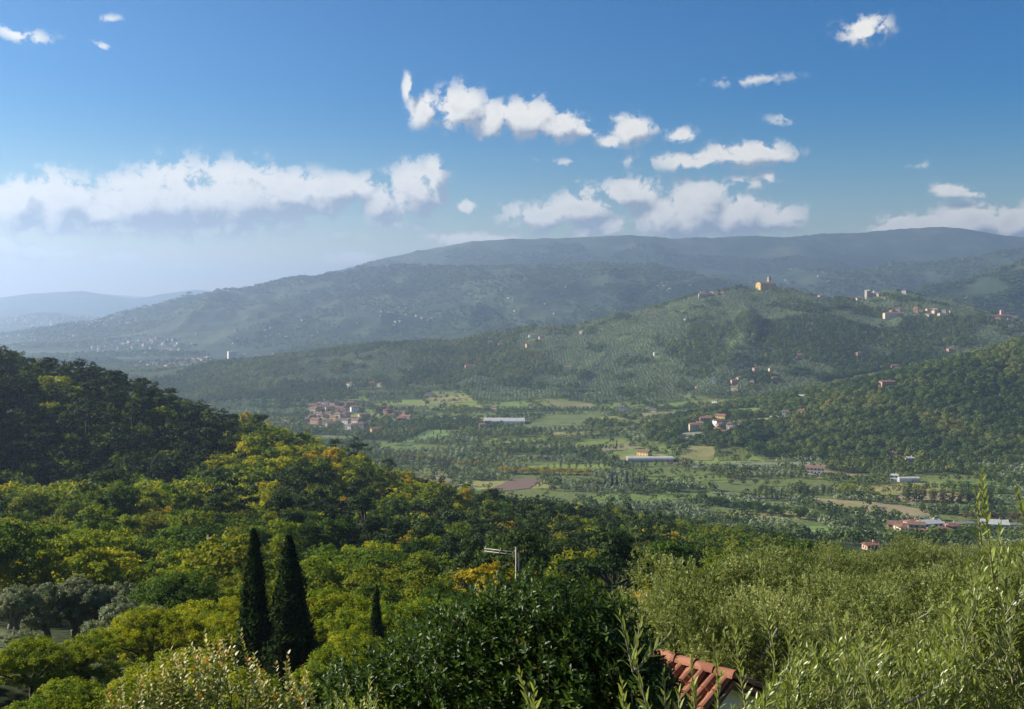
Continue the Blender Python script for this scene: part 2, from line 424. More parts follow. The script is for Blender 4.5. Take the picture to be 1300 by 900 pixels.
_EL = (GH + np.where(GR < 480, np.where(GR > 70, 5.0, 0), np.where(GR > 1000, 1.0, 0)) - CZ) / GR
_RUN = np.maximum.accumulate(_EL, axis=1)


def in_sight(x, y, top, margin=0.0, halfw=29.5):
    """which points' tops show above the land in front of them, within the field of view"""
    r = np.hypot(x, y); t = np.arctan2(x, y)
    ti = np.clip(np.rint(np.interp(t, TH, np.arange(len(TH)))).astype(int), 0, len(TH) - 1)
    rj = np.clip(np.interp(r * .985 - 3, RR, np.arange(len(RR))).astype(int), 0, len(RR) - 1)
    return ((top - CZ) / r > _RUN[ti, rj] - margin) & (np.abs(np.degrees(t)) < halfw)


def project(x, y, z):
    """photograph pixel of a world point"""
    zz = z - CZ
    f = y * cos(PITCH) - zz * sin(PITCH)
    u = y * sin(PITCH) + zz * cos(PITCH)
    return 650 + F * x / f, 450 - F * u / f


def hit(px, py, dmin=60.0, dmax=18500.0):
    """where the view through a photograph pixel meets the land"""
    dx, dy, dz = [float(v) for v in pix_dir(px, py)]
    d = np.geomspace(dmin, dmax, 5000)
    for _ in range(40):                       # a view that clears the crest is lowered onto it
        x, y, z = dx / dy * d, d, CZ + dz / dy * d
        below = np.nonzero(ground(x, y) > z)[0]
        if len(below): break
        py += 1.0
        dx, dy, dz = [float(v) for v in pix_dir(px, py)]
    k = below[0] if len(below) else len(d) - 1
    return x[k], y[k], float(ground(x[k:k + 1], y[k:k + 1])[0])

# ------------------------------------------------------------------ materials
def mat(name):
    m = bpy.data.materials.new(name); m.use_nodes = True
    nt = m.node_tree; nt.nodes.clear()
    out = nt.nodes.new('ShaderNodeOutputMaterial')
    return m, nt, out


def mathn(nt, op, a, b=None, c=None, clamp=False):
    n = nt.nodes.new('ShaderNodeMath'); n.operation = op; n.use_clamp = clamp
    for i, v in enumerate((a, b, c)):
        if v is None: continue
        if isinstance(v, (int, float)): n.inputs[i].default_value = v
        else: nt.links.new(v, n.inputs[i])
    return n.outputs[0]


def mixc(nt, fac, a, b, mode='MIX'):
    n = nt.nodes.new('ShaderNodeMix'); n.data_type = 'RGBA'; n.blend_type = mode
    for k, v in (('Factor', fac), ('A', a), ('B', b)):
        if isinstance(v, (int, float)): n.inputs[k].default_value = v
        elif isinstance(v, tuple): n.inputs[k].default_value = (*v[:3], 1)
        else: nt.links.new(v, n.inputs[k])
    return n.outputs['Result']


def attr(nt, name):
    n = nt.nodes.new('ShaderNodeAttribute'); n.attribute_name = name
    return n.outputs['Fac']


def noisen(nt, scale, detail=4, rough=.5, coord='Object', stretch=None):
    tc = nt.nodes.new('ShaderNodeTexCoord')
    n = nt.nodes.new('ShaderNodeTexNoise')
    n.inputs['Scale'].default_value = scale; n.inputs['Detail'].default_value = detail; n.inputs['Roughness'].default_value = rough
    v = tc.outputs[coord]
    if stretch:
        mp = nt.nodes.new('ShaderNodeMapping'); mp.inputs['Scale'].default_value = stretch
        nt.links.new(v, mp.inputs['Vector']); v = mp.outputs[0]
    nt.links.new(v, n.inputs['Vector'])
    return n.outputs['Fac']


def ramp(nt, fac, stops):
    n = nt.nodes.new('ShaderNodeValToRGB')
    e = n.color_ramp.elements
    while len(e) < len(stops): e.new(.5)
    for i, (p, c) in enumerate(stops):
        e[i].position = p; e[i].color = (*c, 1)
    nt.links.new(fac, n.inputs[0])
    return n.outputs['Color']


def plain(name, col, rough=.8, var=.25, scale=3.0, bump=0.0, spec=.3):
    m, nt, out = mat(name)
    p = nt.nodes.new('ShaderNodeBsdfPrincipled')
    nz = noisen(nt, scale, 5, .6)
    lo = tuple(c * (1 - var) for c in col); hi = tuple(min(1, c * (1 + var)) for c in col)
    c = ramp(nt, nz, [(.3, lo), (.7, hi)])
    nt.links.new(c, p.inputs['Base Color'])
    p.inputs['Roughness'].default_value = rough
    p.inputs['Specular IOR Level'].default_value = spec
    if bump:
        b = nt.nodes.new('ShaderNodeBump'); b.inputs['Strength'].default_value = bump
        nt.links.new(nz, b.inputs['Height']); nt.links.new(b.outputs[0], p.inputs['Normal'])
    nt.links.new(p.outputs[0], out.inputs['Surface'])
    return m


def leaf(name, stops, trans=.3, rough=.5, spec=.25, back=None, tcol=1.35):
    """foliage: per-leaf tint plus the tree's own shade (object colour red); thin leaves let some light through"""
    m, nt, out = mat(name)
    oi = nt.nodes.new('ShaderNodeObjectInfo')
    sp = nt.nodes.new('ShaderNodeSeparateColor'); nt.links.new(oi.outputs['Color'], sp.inputs[0])
    fac = mathn(nt, 'ADD', attr(nt, 'tint'), mathn(nt, 'SUBTRACT', sp.outputs[0], .5), clamp=True)
    col = ramp(nt, fac, stops)
    if back:
        ge = nt.nodes.new('ShaderNodeNewGeometry')
        col = mixc(nt, ge.outputs['Backfacing'], col, back)
    p = nt.nodes.new('ShaderNodeBsdfPrincipled')
    nt.links.new(col, p.inputs['Base Color'])
    p.inputs['Roughness'].default_value = rough; p.inputs['Specular IOR Level'].default_value = spec
    t = nt.nodes.new('ShaderNodeBsdfTranslucent')
    tc = mixc(nt, 1.0, col, (tcol * 1.05, tcol, tcol * .55), 'MULTIPLY')
    nt.links.new(tc, t.inputs['Color'])
    mx = nt.nodes.new('ShaderNodeMixShader'); mx.inputs[0].default_value = trans
    nt.links.new(p.outputs[0], mx.inputs[1]); nt.links.new(t.outputs[0], mx.inputs[2])
    nt.links.new(mx.outputs[0], out.inputs['Surface'])
    return m


M = {}
M['pine'] = leaf('pine_needles', [(0, (.014, .032, .009)), (.5, (.034, .064, .014)), (1, (.085, .12, .024))], .2, .6, .08)
M['oak'] = leaf('oak_leaves', [(0, (.030, .066, .010)), (.45, (.075, .138, .015)), (.75, (.145, .195, .018)), (1, (.23, .235, .02))], .40, .6, .08)
M['locust'] = leaf('locust_leaves', [(0, (.060, .115, .012)), (.4, (.145, .215, .015)), (.7, (.265, .30, .016)), (1, (.42, .39, .016))], .45, .6, .08)
M['golden'] = leaf('golden_leaves', [(0, (.22, .20, .018)), (.5, (.42, .34, .018)), (1, (.52, .34, .02))], .36, .6, .08)
M['russet'] = leaf('russet_leaves', [(0, (.09, .055, .025)), (.5, (.16, .085, .035)), (1, (.25, .12, .04))], .3)
M['olive'] = leaf('olive_leaves', [(0, (.09, .12, .055)), (.5, (.18, .215, .115)), (1, (.29, .32, .19))], .22, .5, .12)
M['cypress'] = leaf('cypress_sprays', [(0, (.010, .020, .006)), (.6, (.024, .046, .009)), (1, (.10, .14, .020))], .12, .7, .03)
M['poplar'] = leaf('poplar_leaves', [(0, (.045, .075, .018)), (.5, (.085, .12, .025)), (1, (.24, .22, .03))], .32)
M['laurel'] = leaf('laurel_leaves', [(0, (.012, .034, .007)), (.55, (.052, .098, .012)), (.92, (.11, .17, .018)), (1, (.15, .07, .02))], .28, .42, .24)
M['olive_near'] = leaf('olive_leaves_close', [(0, (.05, .085, .016)), (.5, (.175, .235, .032)), (1, (.34, .38, .075))], .34, .32, .5, back=(.20, .235, .09))
M['olive_grove'] = leaf('olive_leaves_grove', [(0, (.070, .100, .024)), (.5, (.19, .225, .062)), (1, (.36, .38, .15))], .30, .45, .22)
M['cream_leaf'] = leaf('cream_yellow_leaves', [(0, (.045, .085, .014)), (.42, (.13, .17, .03)), (.70, (.32, .31, .09)), (.90, (.62, .58, .32)), (.965, (.64, .60, .36)), (1, (.55, .22, .03))], .35, .45, .35)
M['far_olive'] = leaf('olive_crowns_far', [(0, (.115, .15, .080)), (.5, (.19, .23, .125)), (1, (.26, .30, .165))], .12, .7, .05)
M['far_wood'] = leaf('wood_crowns_far', [(0, (.028, .054, .017)), (.4, (.072, .108, .030)), (.75, (.14, .175, .045)), (.93, (.22, .22, .05)), (1, (.22, .16, .04))], .24, .7, .05)
M['bark'] = plain('bark', (.07, .055, .042), .9, .4, 14)
M['olive_bark'] = plain('olive_bark', (.16, .145, .115), .9, .4, 14)
M['twig'] = plain('twig_bark', (.26, .24, .18), .8, .3, 40)
M['red_twig'] = plain('shrub_stems', (.14, .08, .05), .8, .3, 40)

WALLS = {'cream': (.62, .52, .36), 'white': (.78, .75, .70), 'ochre': (.62, .40, .14), 'pink': (.60, .36, .28), 'grey': (.42, .41, .40), 'yellow': (.72, .52, .20), 'stone': (.36, .31, .25)}
for k, c in WALLS.items():
    M['wall_' + k] = plain(k + '_render', c, .9, .12, .4)
M['roof'] = plain('terracotta_roof', (.25, .125, .085), .85, .35, .8)
M['roof_brown'] = plain('brown_roof', (.20, .115, .085), .85, .3, .8)
M['roof_pale'] = plain('pale_sheet_roof', (.44, .45, .45), .6, .15, .3)
M['window'] = plain('window_glass', (.03, .035, .04), .15, .2, 2, spec=.6)
M['shutter'] = plain('green_shutters', (.05, .09, .06), .6, .2, 2)
def tile_material():
    m, nt, out = mat('terracotta_tiles')
    p = nt.nodes.new('ShaderNodeBsdfPrincipled'); p.inputs['Roughness'].default_value = .85; p.inputs['Specular IOR Level'].default_value = .15
    vo = nt.nodes.new('ShaderNodeTexVoronoi'); vo.inputs['Scale'].default_value = 3.6
    tc = nt.nodes.new('ShaderNodeTexCoord'); nt.links.new(tc.outputs['Object'], vo.inputs['Vector'])
    sp = nt.nodes.new('ShaderNodeSeparateColor'); nt.links.new(vo.outputs['Color'], sp.inputs[0])
    base = ramp(nt, sp.outputs[0], [(0, (.22, .085, .050)), (.5, (.34, .135, .075)), (1, (.43, .20, .12))])
    c = mixc(nt, mathn(nt, 'MULTIPLY', noisen(nt, 22, 6, .65), .7), base, (.20, .10, .07))
    l = ramp(nt, noisen(nt, 9, 7, .7), [(.60, (0, 0, 0)), (.70, (1, 1, 1))])
    c = mixc(nt, mathn(nt, 'MULTIPLY', l, .6), c, (.36, .33, .24))
    nt.links.new(c, p.inputs['Base Color']); nt.links.new(p.outputs[0], out.inputs['Surface'])
    return m


M['tile'] = tile_material()
M['steel'] = plain('galvanised_steel', (.36, .33, .28), .45, .12, 8, spec=.5)
M['cable'] = plain('cable_sheath', (.35, .35, .34), .6, .1, 8)
M['timber'] = plain('eave_timber', (.09, .06, .04), .8, .3, 12)


# ------------------------------------------------------------------ mesh helpers
col_root = scene.collection


def link(o):
    col_root.objects.link(o)
    return o


def props(o, label=None, cat=None, group=None, kind=None):
    if label: o['label'] = label
    if cat: o['category'] = cat
    if group: o['group'] = group
    if kind: o['kind'] = kind
    return o


def quad_mesh(name, V, Q, mats, tint=None, smooth=False, matidx=None, attrs=None):
    me = bpy.data.meshes.new(name)
    V = np.ascontiguousarray(V, np.float32); Q = np.ascontiguousarray(Q, np.int32)
    me.vertices.add(len(V)); me.vertices.foreach_set('co', V.ravel())
    k = Q.shape[1]
    me.loops.add(Q.size); me.loops.foreach_set('vertex_index', Q.ravel())
    me.polygons.add(len(Q)); me.polygons.foreach_set('loop_start', np.arange(0, Q.size, k, dtype=np.int32))
    for m_ in (mats if isinstance(mats, (list, tuple)) else [mats]): me.materials.append(m_)
    if matidx is not None: me.polygons.foreach_set('material_index', np.ascontiguousarray(matidx, np.int32))
    me.polygons.foreach_set('use_smooth', np.full(len(Q), smooth, bool))
    me.update(calc_edges=True)
    if tint is not None:
        a = me.attributes.new('tint', 'FLOAT', 'POINT'); a.data.foreach_set('value', np.ascontiguousarray(tint, np.float32))
    for k_, v in (attrs or {}).items():
        a = me.attributes.new(k_, 'FLOAT', 'POINT'); a.data.foreach_set('value', np.ascontiguousarray(v, np.float32))
    return me


def poly_mesh(name, V, Fc, mats, smooth=False, matidx=None):
    me = bpy.data.meshes.new(name)
    me.from_pydata([tuple(float(c) for c in v) for v in V], [], [tuple(int(i) for i in f) for f in Fc])
    for m_ in (mats if isinstance(mats, (list, tuple)) else [mats]): me.materials.append(m_)
    if matidx is not None: me.polygons.foreach_set('material_index', np.asarray(matidx, np.int32))
    if smooth: me.polygons.foreach_set('use_smooth', np.ones(len(me.polygons), bool))
    me.update()
    return me


def tint_fill(me, v=.5):
    a = me.attributes.new('tint', 'FLOAT', 'POINT'); a.data.foreach_set('value', np.full(len(me.vertices), v, np.float32))


def put(name, me, loc=(0, 0, 0), rz=0.0, sc=1.0, parent=None):
    o = bpy.data.objects.new(name, me)
    o.location = loc; o.rotation_euler = (0, 0, rz)
    o.scale = (sc, sc, sc) if isinstance(sc, (int, float)) else sc
    if parent is not None: o.parent = parent
    return link(o)


def empty(name, loc=(0, 0, 0), rz=0.0, sc=1.0):
    return put(name, None, loc, rz, sc)


class MB:
    """collects boxes and tubes into one mesh"""
    def __init__(s): s.V, s.F, s.n = [], [], 0

    def add(s, v, f):
        s.V += [tuple(p) for p in v]; s.F += [tuple(i + s.n for i in q) for q in f]; s.n += len(v)

    def box(s, x0, x1, y0, y1, z0, z1):
        v = [(x0, y0, z0), (x1, y0, z0), (x1, y1, z0), (x0, y1, z0), (x0, y0, z1), (x1, y0, z1), (x1, y1, z1), (x0, y1, z1)]
        s.add(v, [(3, 2, 1, 0), (4, 5, 6, 7), (0, 1, 5, 4), (1, 2, 6, 5), (2, 3, 7, 6), (3, 0, 4, 7)])

    def tube(s, pts, rad, seg=6, cap=True):
        pts = [Vector(p) for p in pts]
        n = len(pts); rad = [rad] * n if isinstance(rad, (int, float)) else rad
        v, f = [], []
        for i, p in enumerate(pts):
            d = (pts[min(i + 1, n - 1)] - pts[max(i - 1, 0)]).normalized()
            a = d.cross(Vector((0.31, 0.95, 0.05)) if abs(d.y) < .9 else Vector((1, 0, 0))).normalized(); b = d.cross(a)
            for k in range(seg):
                t = 2 * pi * k / seg
                v.append(p + (a * cos(t) + b * sin(t)) * rad[i])
        for i in range(n - 1):
            for k in range(seg):
                k2 = (k + 1) % seg
                f.append((i * seg + k, i * seg + k2, (i + 1) * seg + k2, (i + 1) * seg + k))
        if cap:
            f.append(tuple(range(seg - 1, -1, -1))); f.append(tuple((n - 1) * seg + k for k in range(seg)))
        s.add(v, f)

    def mesh(s, name, m, smooth=False): return poly_mesh(name, s.V, s.F, m, smooth)


# ------------------------------------------------------------------ what covers the land
def pmask(x, y, blobs):
    """soft patches given by where they show in the photograph: (px, py, rx, ry); measured on the land itself"""
    px, py = project(x, y, ground(x, y))
    s = np.zeros(np.shape(x))
    for (a, b, rx, ry) in blobs:
        s = np.maximum(s, np.clip(1.3 - np.hypot((px - a) / rx, (py - b) / ry), 0, 1))
    return s


WOODS = [(930, 390, 70, 25), (1000, 425, 80, 45), (1070, 400, 60, 28), (1130, 385, 40, 18), (900, 440, 50, 35), (960, 470, 40, 30), (650, 490, 32, 34), (700, 470, 30, 30),
         (620, 450, 40, 16), (350, 470, 40, 10), (460, 440, 70, 10), (740, 430, 60, 12), (850, 385, 40, 14), (390, 500, 60, 10), (290, 475, 50, 12), (545, 480, 40, 14), (800, 500, 40, 12), (1180, 420, 50, 16)]


def wood_cover(x, y):
    """0..1: how much the land is wooded rather than olive groves and fields"""
    r = np.hypot(x, y)
    n = fbm(x, y, 260, 4, seed=21)
    w = sstep(.55, .60, n + .18 * pmask(x, y, WOODS) - .02)
    rw = sstep(2, 12, ridge_h(np.asarray(x, float), np.asarray(y, float), *RIDGES['right_wood']))
    w = np.maximum(w, rw)
    n2 = fbm(x, y, 700, 4, seed=23)
    w = np.where(r > 3100, sstep(.40, .50, n2), w)
    return w


# ------------------------------------------------------------------ the land
def land_material():
    m, nt, out = mat('land')
    p = nt.nodes.new('ShaderNodeBsdfPrincipled'); p.inputs['Roughness'].default_value = .95; p.inputs['Specular IOR Level'].default_value = .1
    a = noisen(nt, .02, 6, .6); b = noisen(nt, .25, 5, .6)
    grass = ramp(nt, a, [(.3, (.075, .105, .036)), (.5, (.115, .145, .052)), (.7, (.17, .175, .07))])
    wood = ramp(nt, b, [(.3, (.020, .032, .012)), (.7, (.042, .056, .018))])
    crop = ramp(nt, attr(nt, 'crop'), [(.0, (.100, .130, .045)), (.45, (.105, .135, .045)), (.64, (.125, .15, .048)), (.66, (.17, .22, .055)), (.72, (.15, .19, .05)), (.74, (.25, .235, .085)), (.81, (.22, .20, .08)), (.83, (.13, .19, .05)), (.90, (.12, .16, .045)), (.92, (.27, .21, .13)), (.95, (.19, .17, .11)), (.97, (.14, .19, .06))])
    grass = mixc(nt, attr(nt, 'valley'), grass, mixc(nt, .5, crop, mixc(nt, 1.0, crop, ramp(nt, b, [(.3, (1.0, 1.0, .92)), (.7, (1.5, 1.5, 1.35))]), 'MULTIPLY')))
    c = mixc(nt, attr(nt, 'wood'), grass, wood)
    far = ramp(nt, noisen(nt, .004, 8, .62), [(.35, (.026, .044, .024)), (.52, (.050, .070, .036)), (.66, (.095, .110, .060))])
    c = mixc(nt, attr(nt, 'distance'), c, far)
    nt.links.new(c, p.inputs['Base Color'])
    bp = nt.nodes.new('ShaderNodeBump'); bp.inputs['Strength'].default_value = .8; bp.inputs['Distance'].default_value = 6
    nt.links.new(noisen(nt, .03, 6, .65), bp.inputs['Height']); nt.links.new(bp.outputs[0], p.inputs['Normal'])
    nt.links.new(p.outputs[0], out.inputs['Surface'])
    return m


M['land'] = land_material()
nt_, nr_ = GH.shape
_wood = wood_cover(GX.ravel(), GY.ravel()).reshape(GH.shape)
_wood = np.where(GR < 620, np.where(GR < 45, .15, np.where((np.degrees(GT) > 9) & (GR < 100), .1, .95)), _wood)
# the mown bank among the grey olives stays grass
_gx, _gy, _ = pix(20, 800, 62)
_wood = np.where(np.hypot(GX - _gx, GY - _gy) < 15, 0.0, _wood)
_far = sstep(3200, 4200, GR)


# parcels of the valley floor, long across the view
def parcel(x, y):
    u = x + .25 * y + 18 * (fbm(x, y, 240, 2, seed=51) - .5); v = y - .18 * x + 26 * (fbm(x, y, 260, 2, seed=52) - .5)
    a = np.floor(u / 95).astype(int); b = np.floor(v / 46).astype(int)
    h = _TAB[(a * 37 + b * 11) & 255, (b * 53 + a * 7) & 255]
    eu, ev = u / 95 - a, v / 46 - b
    edge = np.minimum(np.minimum(eu, 1 - eu) * 95, np.minimum(ev, 1 - ev) * 46)
    return h, edge


_crop = parcel(GX, GY)[0]
_val = ((GH < 14) & (GR > 640) & (GR < 3200)).astype(float)


def land(name, jmask):
    """one piece of the land out of the polar grid; jmask picks its cells"""
    cells = np.argwhere(jmask)
    i, j = cells[:, 0], cells[:, 1]
    idx = lambda a, b: a * nr_ + b
    Q = np.stack([idx(i, j), idx(i + 1, j), idx(i + 1, j + 1), idx(i, j + 1)], 1)[:, ::-1]
    u, inv = np.unique(Q.ravel(), return_inverse=True)
    V = np.stack([GX.ravel()[u], GY.ravel()[u], GH.ravel()[u]], 1)
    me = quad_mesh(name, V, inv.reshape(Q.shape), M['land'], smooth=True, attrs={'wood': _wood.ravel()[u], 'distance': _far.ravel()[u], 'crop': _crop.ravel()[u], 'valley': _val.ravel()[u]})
    o = put(name, me); props(o, kind='structure'); return o


_r = GR[:-1, :-1]; _h = GH[:-1, :-1]
land('ground', _r < 880)
land('valley', (_r >= 880) & (_r < 3300) & (_h < 9))
land('hills', (_r >= 880) & (_r < 3300) & (_h >= 9))
land('plain', (_r >= 3300) & (_h < 14))
land('mountains', (_r >= 3300) & (_h >= 14))

# ------------------------------------------------------------------ air: one closed box round the camera and the whole land
print('top', GH.max())
def build_haze():
    m, nt, out = mat('haze')
    v = nt.nodes.new('ShaderNodeVolumePrincipled')
    v.inputs['Color'].default_value = (.52, .68, .96, 1)
    v.inputs['Density'].default_value = HAZE
    v.inputs['Anisotropy'].default_value = .5
    nt.links.new(v.outputs[0], out.inputs['Volume'])
    m.cycles.homogeneous_volume = True
    b = MB()
    x = 19500
    b.box(-x, x, -700, 19600, float(GH.min()) - 1.5, float(GH.max()) + 25)
    o = put('haze', b.mesh('haze', m)); props(o, kind='stuff')


HAZE = 1.3e-4
build_haze()

# ------------------------------------------------------------------ foliage
def unit(v):
    return v / np.maximum(np.linalg.norm(v, axis=-1, keepdims=True), 1e-9)


def leaf_quads(C, Nrm, L, W, rng, up=None):
    """one four-cornered leaf (or leaf spray) per centre; up: preferred long axis"""
    n = len(C)
    a = rng.normal(size=(n, 3)) if up is None else up + rng.normal(size=(n, 3)) * .35
    a = unit(a - (a * Nrm).sum(1, keepdims=True) * Nrm)
    b = np.cross(Nrm, a)
    L = np.broadcast_to(np.asarray(L, float), (n,))[:, None]; W = np.broadcast_to(np.asarray(W, float), (n,))[:, None]
    j = rng.uniform(-.2, .2, (n, 1))
    V = np.stack([C - a * L * .5, C + b * W * .5 + a * L * j, C + a * L * .5, C - b * W * .5 - a * L * j], 1)
    return V.reshape(-1, 3)


def crown(rng, lobes, clumps, leaves, clump_r, leaf_l, leaf_w, flat=.75, out_w=.7, up_w=.35, inner=.12):
    """lobes: (x, y, z, rx, ry, rz); clumps sit on the lobes' outsides, leaves in the clumps"""
    vol = np.array([l[3] * l[4] * l[5] for l in lobes]) ** .66
    k = rng.choice(len(lobes), clumps, p=vol / vol.sum())
    LB = np.array(lobes, float)[k]
    d = unit(rng.normal(size=(clumps, 3))); d[:, 2] = np.where(d[:, 2] < -.35, -d[:, 2] * .6, d[:, 2]); d = unit(d)
    rad = 1 - rng.rand(clumps) ** 2 * .45
    cc = LB[:, :3] + d * LB[:, 3:] * rad[:, None]
    cr = clump_r * rng.uniform(.65, 1.35, clumps)
    ct = rng.normal(.5, .16, clumps)
    q = rng.randint(0, clumps, leaves)
    o = unit(rng.normal(size=(leaves, 3))) * (rng.rand(leaves, 1) ** .45)
    o[:, 2] = np.where(o[:, 2] < -.3, o[:, 2] * .5, o[:, 2])
    C = cc[q] + o * cr[q][:, None] * np.array([1, 1, flat])
    n = unit(unit(o) * out_w + rng.normal(size=(leaves, 3)) * .55 + np.array([0, 0, up_w]) + d[q] * .35)
    s = rng.uniform(.65, 1.35, leaves)
    V = leaf_quads(C, n, leaf_l * s, leaf_w * s, rng)
    t = np.clip(ct[q] + rng.normal(0, .12, leaves), 0, 1)
    return V, np.repeat(t, 4), cc


def kind_lobes(kind, rng, H, R):
    L = []
    if kind == 'pine':            # open irregular tiers
        n = rng.randint(7, 13)
        for i in range(n):
            a = rng.rand() * 2 * pi; z = rng.uniform(.40, .93); rr = R * rng.uniform(.15, .75) * (1.15 - max(0, z - .6) * 1.9)
            L.append((cos(a) * rr, sin(a) * rr, H * z, R * rng.uniform(.24, .46), R * rng.uniform(.24, .46), H * rng.uniform(.05, .10)))
        L.append((0, 0, H * .92, R * .34, R * .34, H * .10))
    elif kind == 'oak':
        n = rng.randint(7, 11)
        for i in range(n):
            a = rng.rand() * 2 * pi; z = rng.uniform(.32, .82); rr = R * rng.uniform(.25, .72) * sqrt(max(.15, 1 - ((z - .5) / .55) ** 2))
            s = rng.uniform(.30, .52)
            L.append((cos(a) * rr, sin(a) * rr, H * z, R * s, R * s, H * s * .36))
        L.append((0, 0, H * .6, R * .62, R * .62, H * .32))
    elif kind == 'locust':        # ascending, feathery, uneven top
        n = rng.randint(8, 13)
        for i in range(n):
            a = rng.rand() * 2 * pi; z = rng.uniform(.35, .9); rr = R * rng.uniform(.15, .8)
            s = rng.uniform(.22, .42)
            L.append((cos(a) * rr, sin(a) * rr, H * z * (1.04 - .3 * rr / R), R * s, R * s, H * rng.uniform(.07, .14)))
        L.append((0, 0, H * .55, R * .5, R * .5, H * .3))
    elif kind == 'poplar':
        for i in range(7):
            z = .18 + .75 * i / 6; w = R * (.55 + .5 * sin(pi * min(1, z * 1.05))) * rng.uniform(.8, 1.1)
            L.append((rng.normal(0, R * .12), rng.normal(0, R * .12), H * z, w, w, H * .12))
    elif kind == 'olive':
        n = rng.randint(6, 9)
        for i in range(n):
            a = 2 * pi * i / n + rng.rand(); z = rng.uniform(.42, .8); rr = R * rng.uniform(.3, .68)
            s = rng.uniform(.34, .52)
            L.append((cos(a) * rr, sin(a) * rr, H * z, R * s, R * s, H * s * .42))
        L.append((0, 0, H * .68, R * .5, R * .5, H * .26))
    return L


def trunk_mb(kind, rng, H, R, cc=None, seg=6):
    b = MB()
    r0 = H * .022 + .05
    lean = rng.normal(0, .03, 2)
    if kind == 'cypress' or kind == 'poplar':
        b.tube([(0, 0, -.6), (0, 0, H * .3), (0, 0, H * .75)], [r0, r0 * .8, r0 * .25], seg); return b
    fork = {'pine': .55, 'oak': .32, 'locust': .35, 'olive': .28}[kind]
    top = Vector((lean[0] * H, lean[1] * H, H * fork))
    if kind == 'olive': r0 *= 2.1
    b.tube([(0, 0, -.8), (lean[0] * H * .3, lean[1] * H * .5, H * fork * .5), top], [r0 * 1.25, r0, r0 * .8], seg)
    if cc is not None:
        for k in rng.choice(len(cc), min(len(cc), 9), replace=False):
            e = Vector(cc[k]); mid = top.lerp(e, .5) + Vector((0, 0, H * .03))
            b.tube([top, mid, e], [r0 * .5, r0 * .32, r0 * .1], max(4, seg - 2), cap=False)
    return b


def make_tree(kind, rng, H, R, lod, name):
    """crown and trunk meshes; lod 0 far .. 3 close"""
    if kind == 'cypress':
        n, l = [(90, .9), (700, .5), (2600, .30), (30000, .12), (30000, .12)][lod]
        nl = 26 if lod > 1 else 14
        # upright sprays packed against a flame shape, several leaders
        # several flame-like leaders bundled round the tallest
        m = 11
        ang = rng.rand(m) * 2 * pi; off = R * np.r_[0, rng.uniform(.25, .62, m - 1)]
        hh = H * np.r_[1, rng.uniform(.42, .93, m - 1)]; rw = R * np.r_[.60, rng.uniform(.30, .50, m - 1)]
        k = rng.choice(m, n, p=(hh * rw) / (hh * rw).sum())
        z = rng.rand(n) ** .9
        a = rng.rand(n) * 2 * pi
        prof = np.minimum(np.minimum(1, (z + .06) * 4) ** .5 * (1 - z) ** .6 * 1.35, 1.0)
        lump = .62 + .55 * vnoise(a / (2 * pi) * 5 + 3.1 + k * 7, z * 14)
        rr = rw[k] * prof * lump * (1 - rng.rand(n) ** 2 * .5) * np.where(rng.rand(n) < .06, 1.3, 1)
        inw = 1 - .55 * z
        C = np.stack([np.cos(a) * rr + np.cos(ang[k]) * off[k] * inw, np.sin(a) * rr + np.sin(ang[k]) * off[k] * inw, hh[k] * (.02 + .96 * z)], 1)
        nr = unit(np.stack([np.cos(a), np.sin(a), np.full(n, .15)], 1) + rng.normal(size=(n, 3)) * .6)
        up = np.stack([np.cos(a) * .35, np.sin(a) * .35, np.ones(n)], 1)
        s = rng.uniform(.6, 1.5, n)
        V = leaf_quads(C, nr, l * 2.4 * s, l * .6 * s, rng, up=up)
        t = np.repeat(np.clip(rng.normal(.45, .15, n) + (lump - .85) * .6, 0, 1), 4)  # bulging tufts tinted lighter, hollows darker: sunlit tufts put into the colour
        cc = None
    else:
        lob = kind_lobes('oak' if kind in ('golden', 'russet') else kind, rng, H, R)
        clumps, leaves, cr, ll = [(16, 70, 1.5, 1.35), (46, 1100, .92, .54), (130, 5200, .70, .30), (340, 24000, .46, .165), (620, 60000, .36, .105)][lod]
        cr *= R / 4.2; ll *= (R / 4.2) ** .5
        flat = {'pine': .65, 'locust': .8, 'olive': .8}.get(kind, .75)
        asp = {'pine': .55, 'olive': .42, 'locust': .5}.get(kind, .65)
        if lod == 0: asp = .8
        if kind == 'locust': cr *= .9
        if kind == 'poplar': cr *= 1.7; ll *= 1.55
        V, t, cc = crown(rng, lob, clumps, leaves, cr, ll * (1.15 if asp < .6 else 1), ll * asp * 1.15, flat)
    tm = None
    if lod > 0:
        tm = trunk_mb('oak' if kind in ('golden', 'russet') else kind, rng, H, R, cc, 7 if lod > 2 else 5)
    return V, t, tm


SPEC = {'pine': (11.5, 4.9), 'oak': (9.5, 5.2), 'locust': (9.0, 4.9), 'golden': (9, 4.3), 'russet': (9, 4.2), 'olive': (4.6, 2.5), 'cypress': (11, 1.35), 'poplar': (13, 2.6)}
TREENAME = {'pine': 'pine_tree', 'oak': 'oak_tree', 'locust': 'locust_tree', 'golden': 'maple_tree', 'russet': 'chestnut_tree', 'olive': 'olive_tree', 'cypress': 'cypress_tree', 'poplar': 'poplar_tree'}
_protos = {}


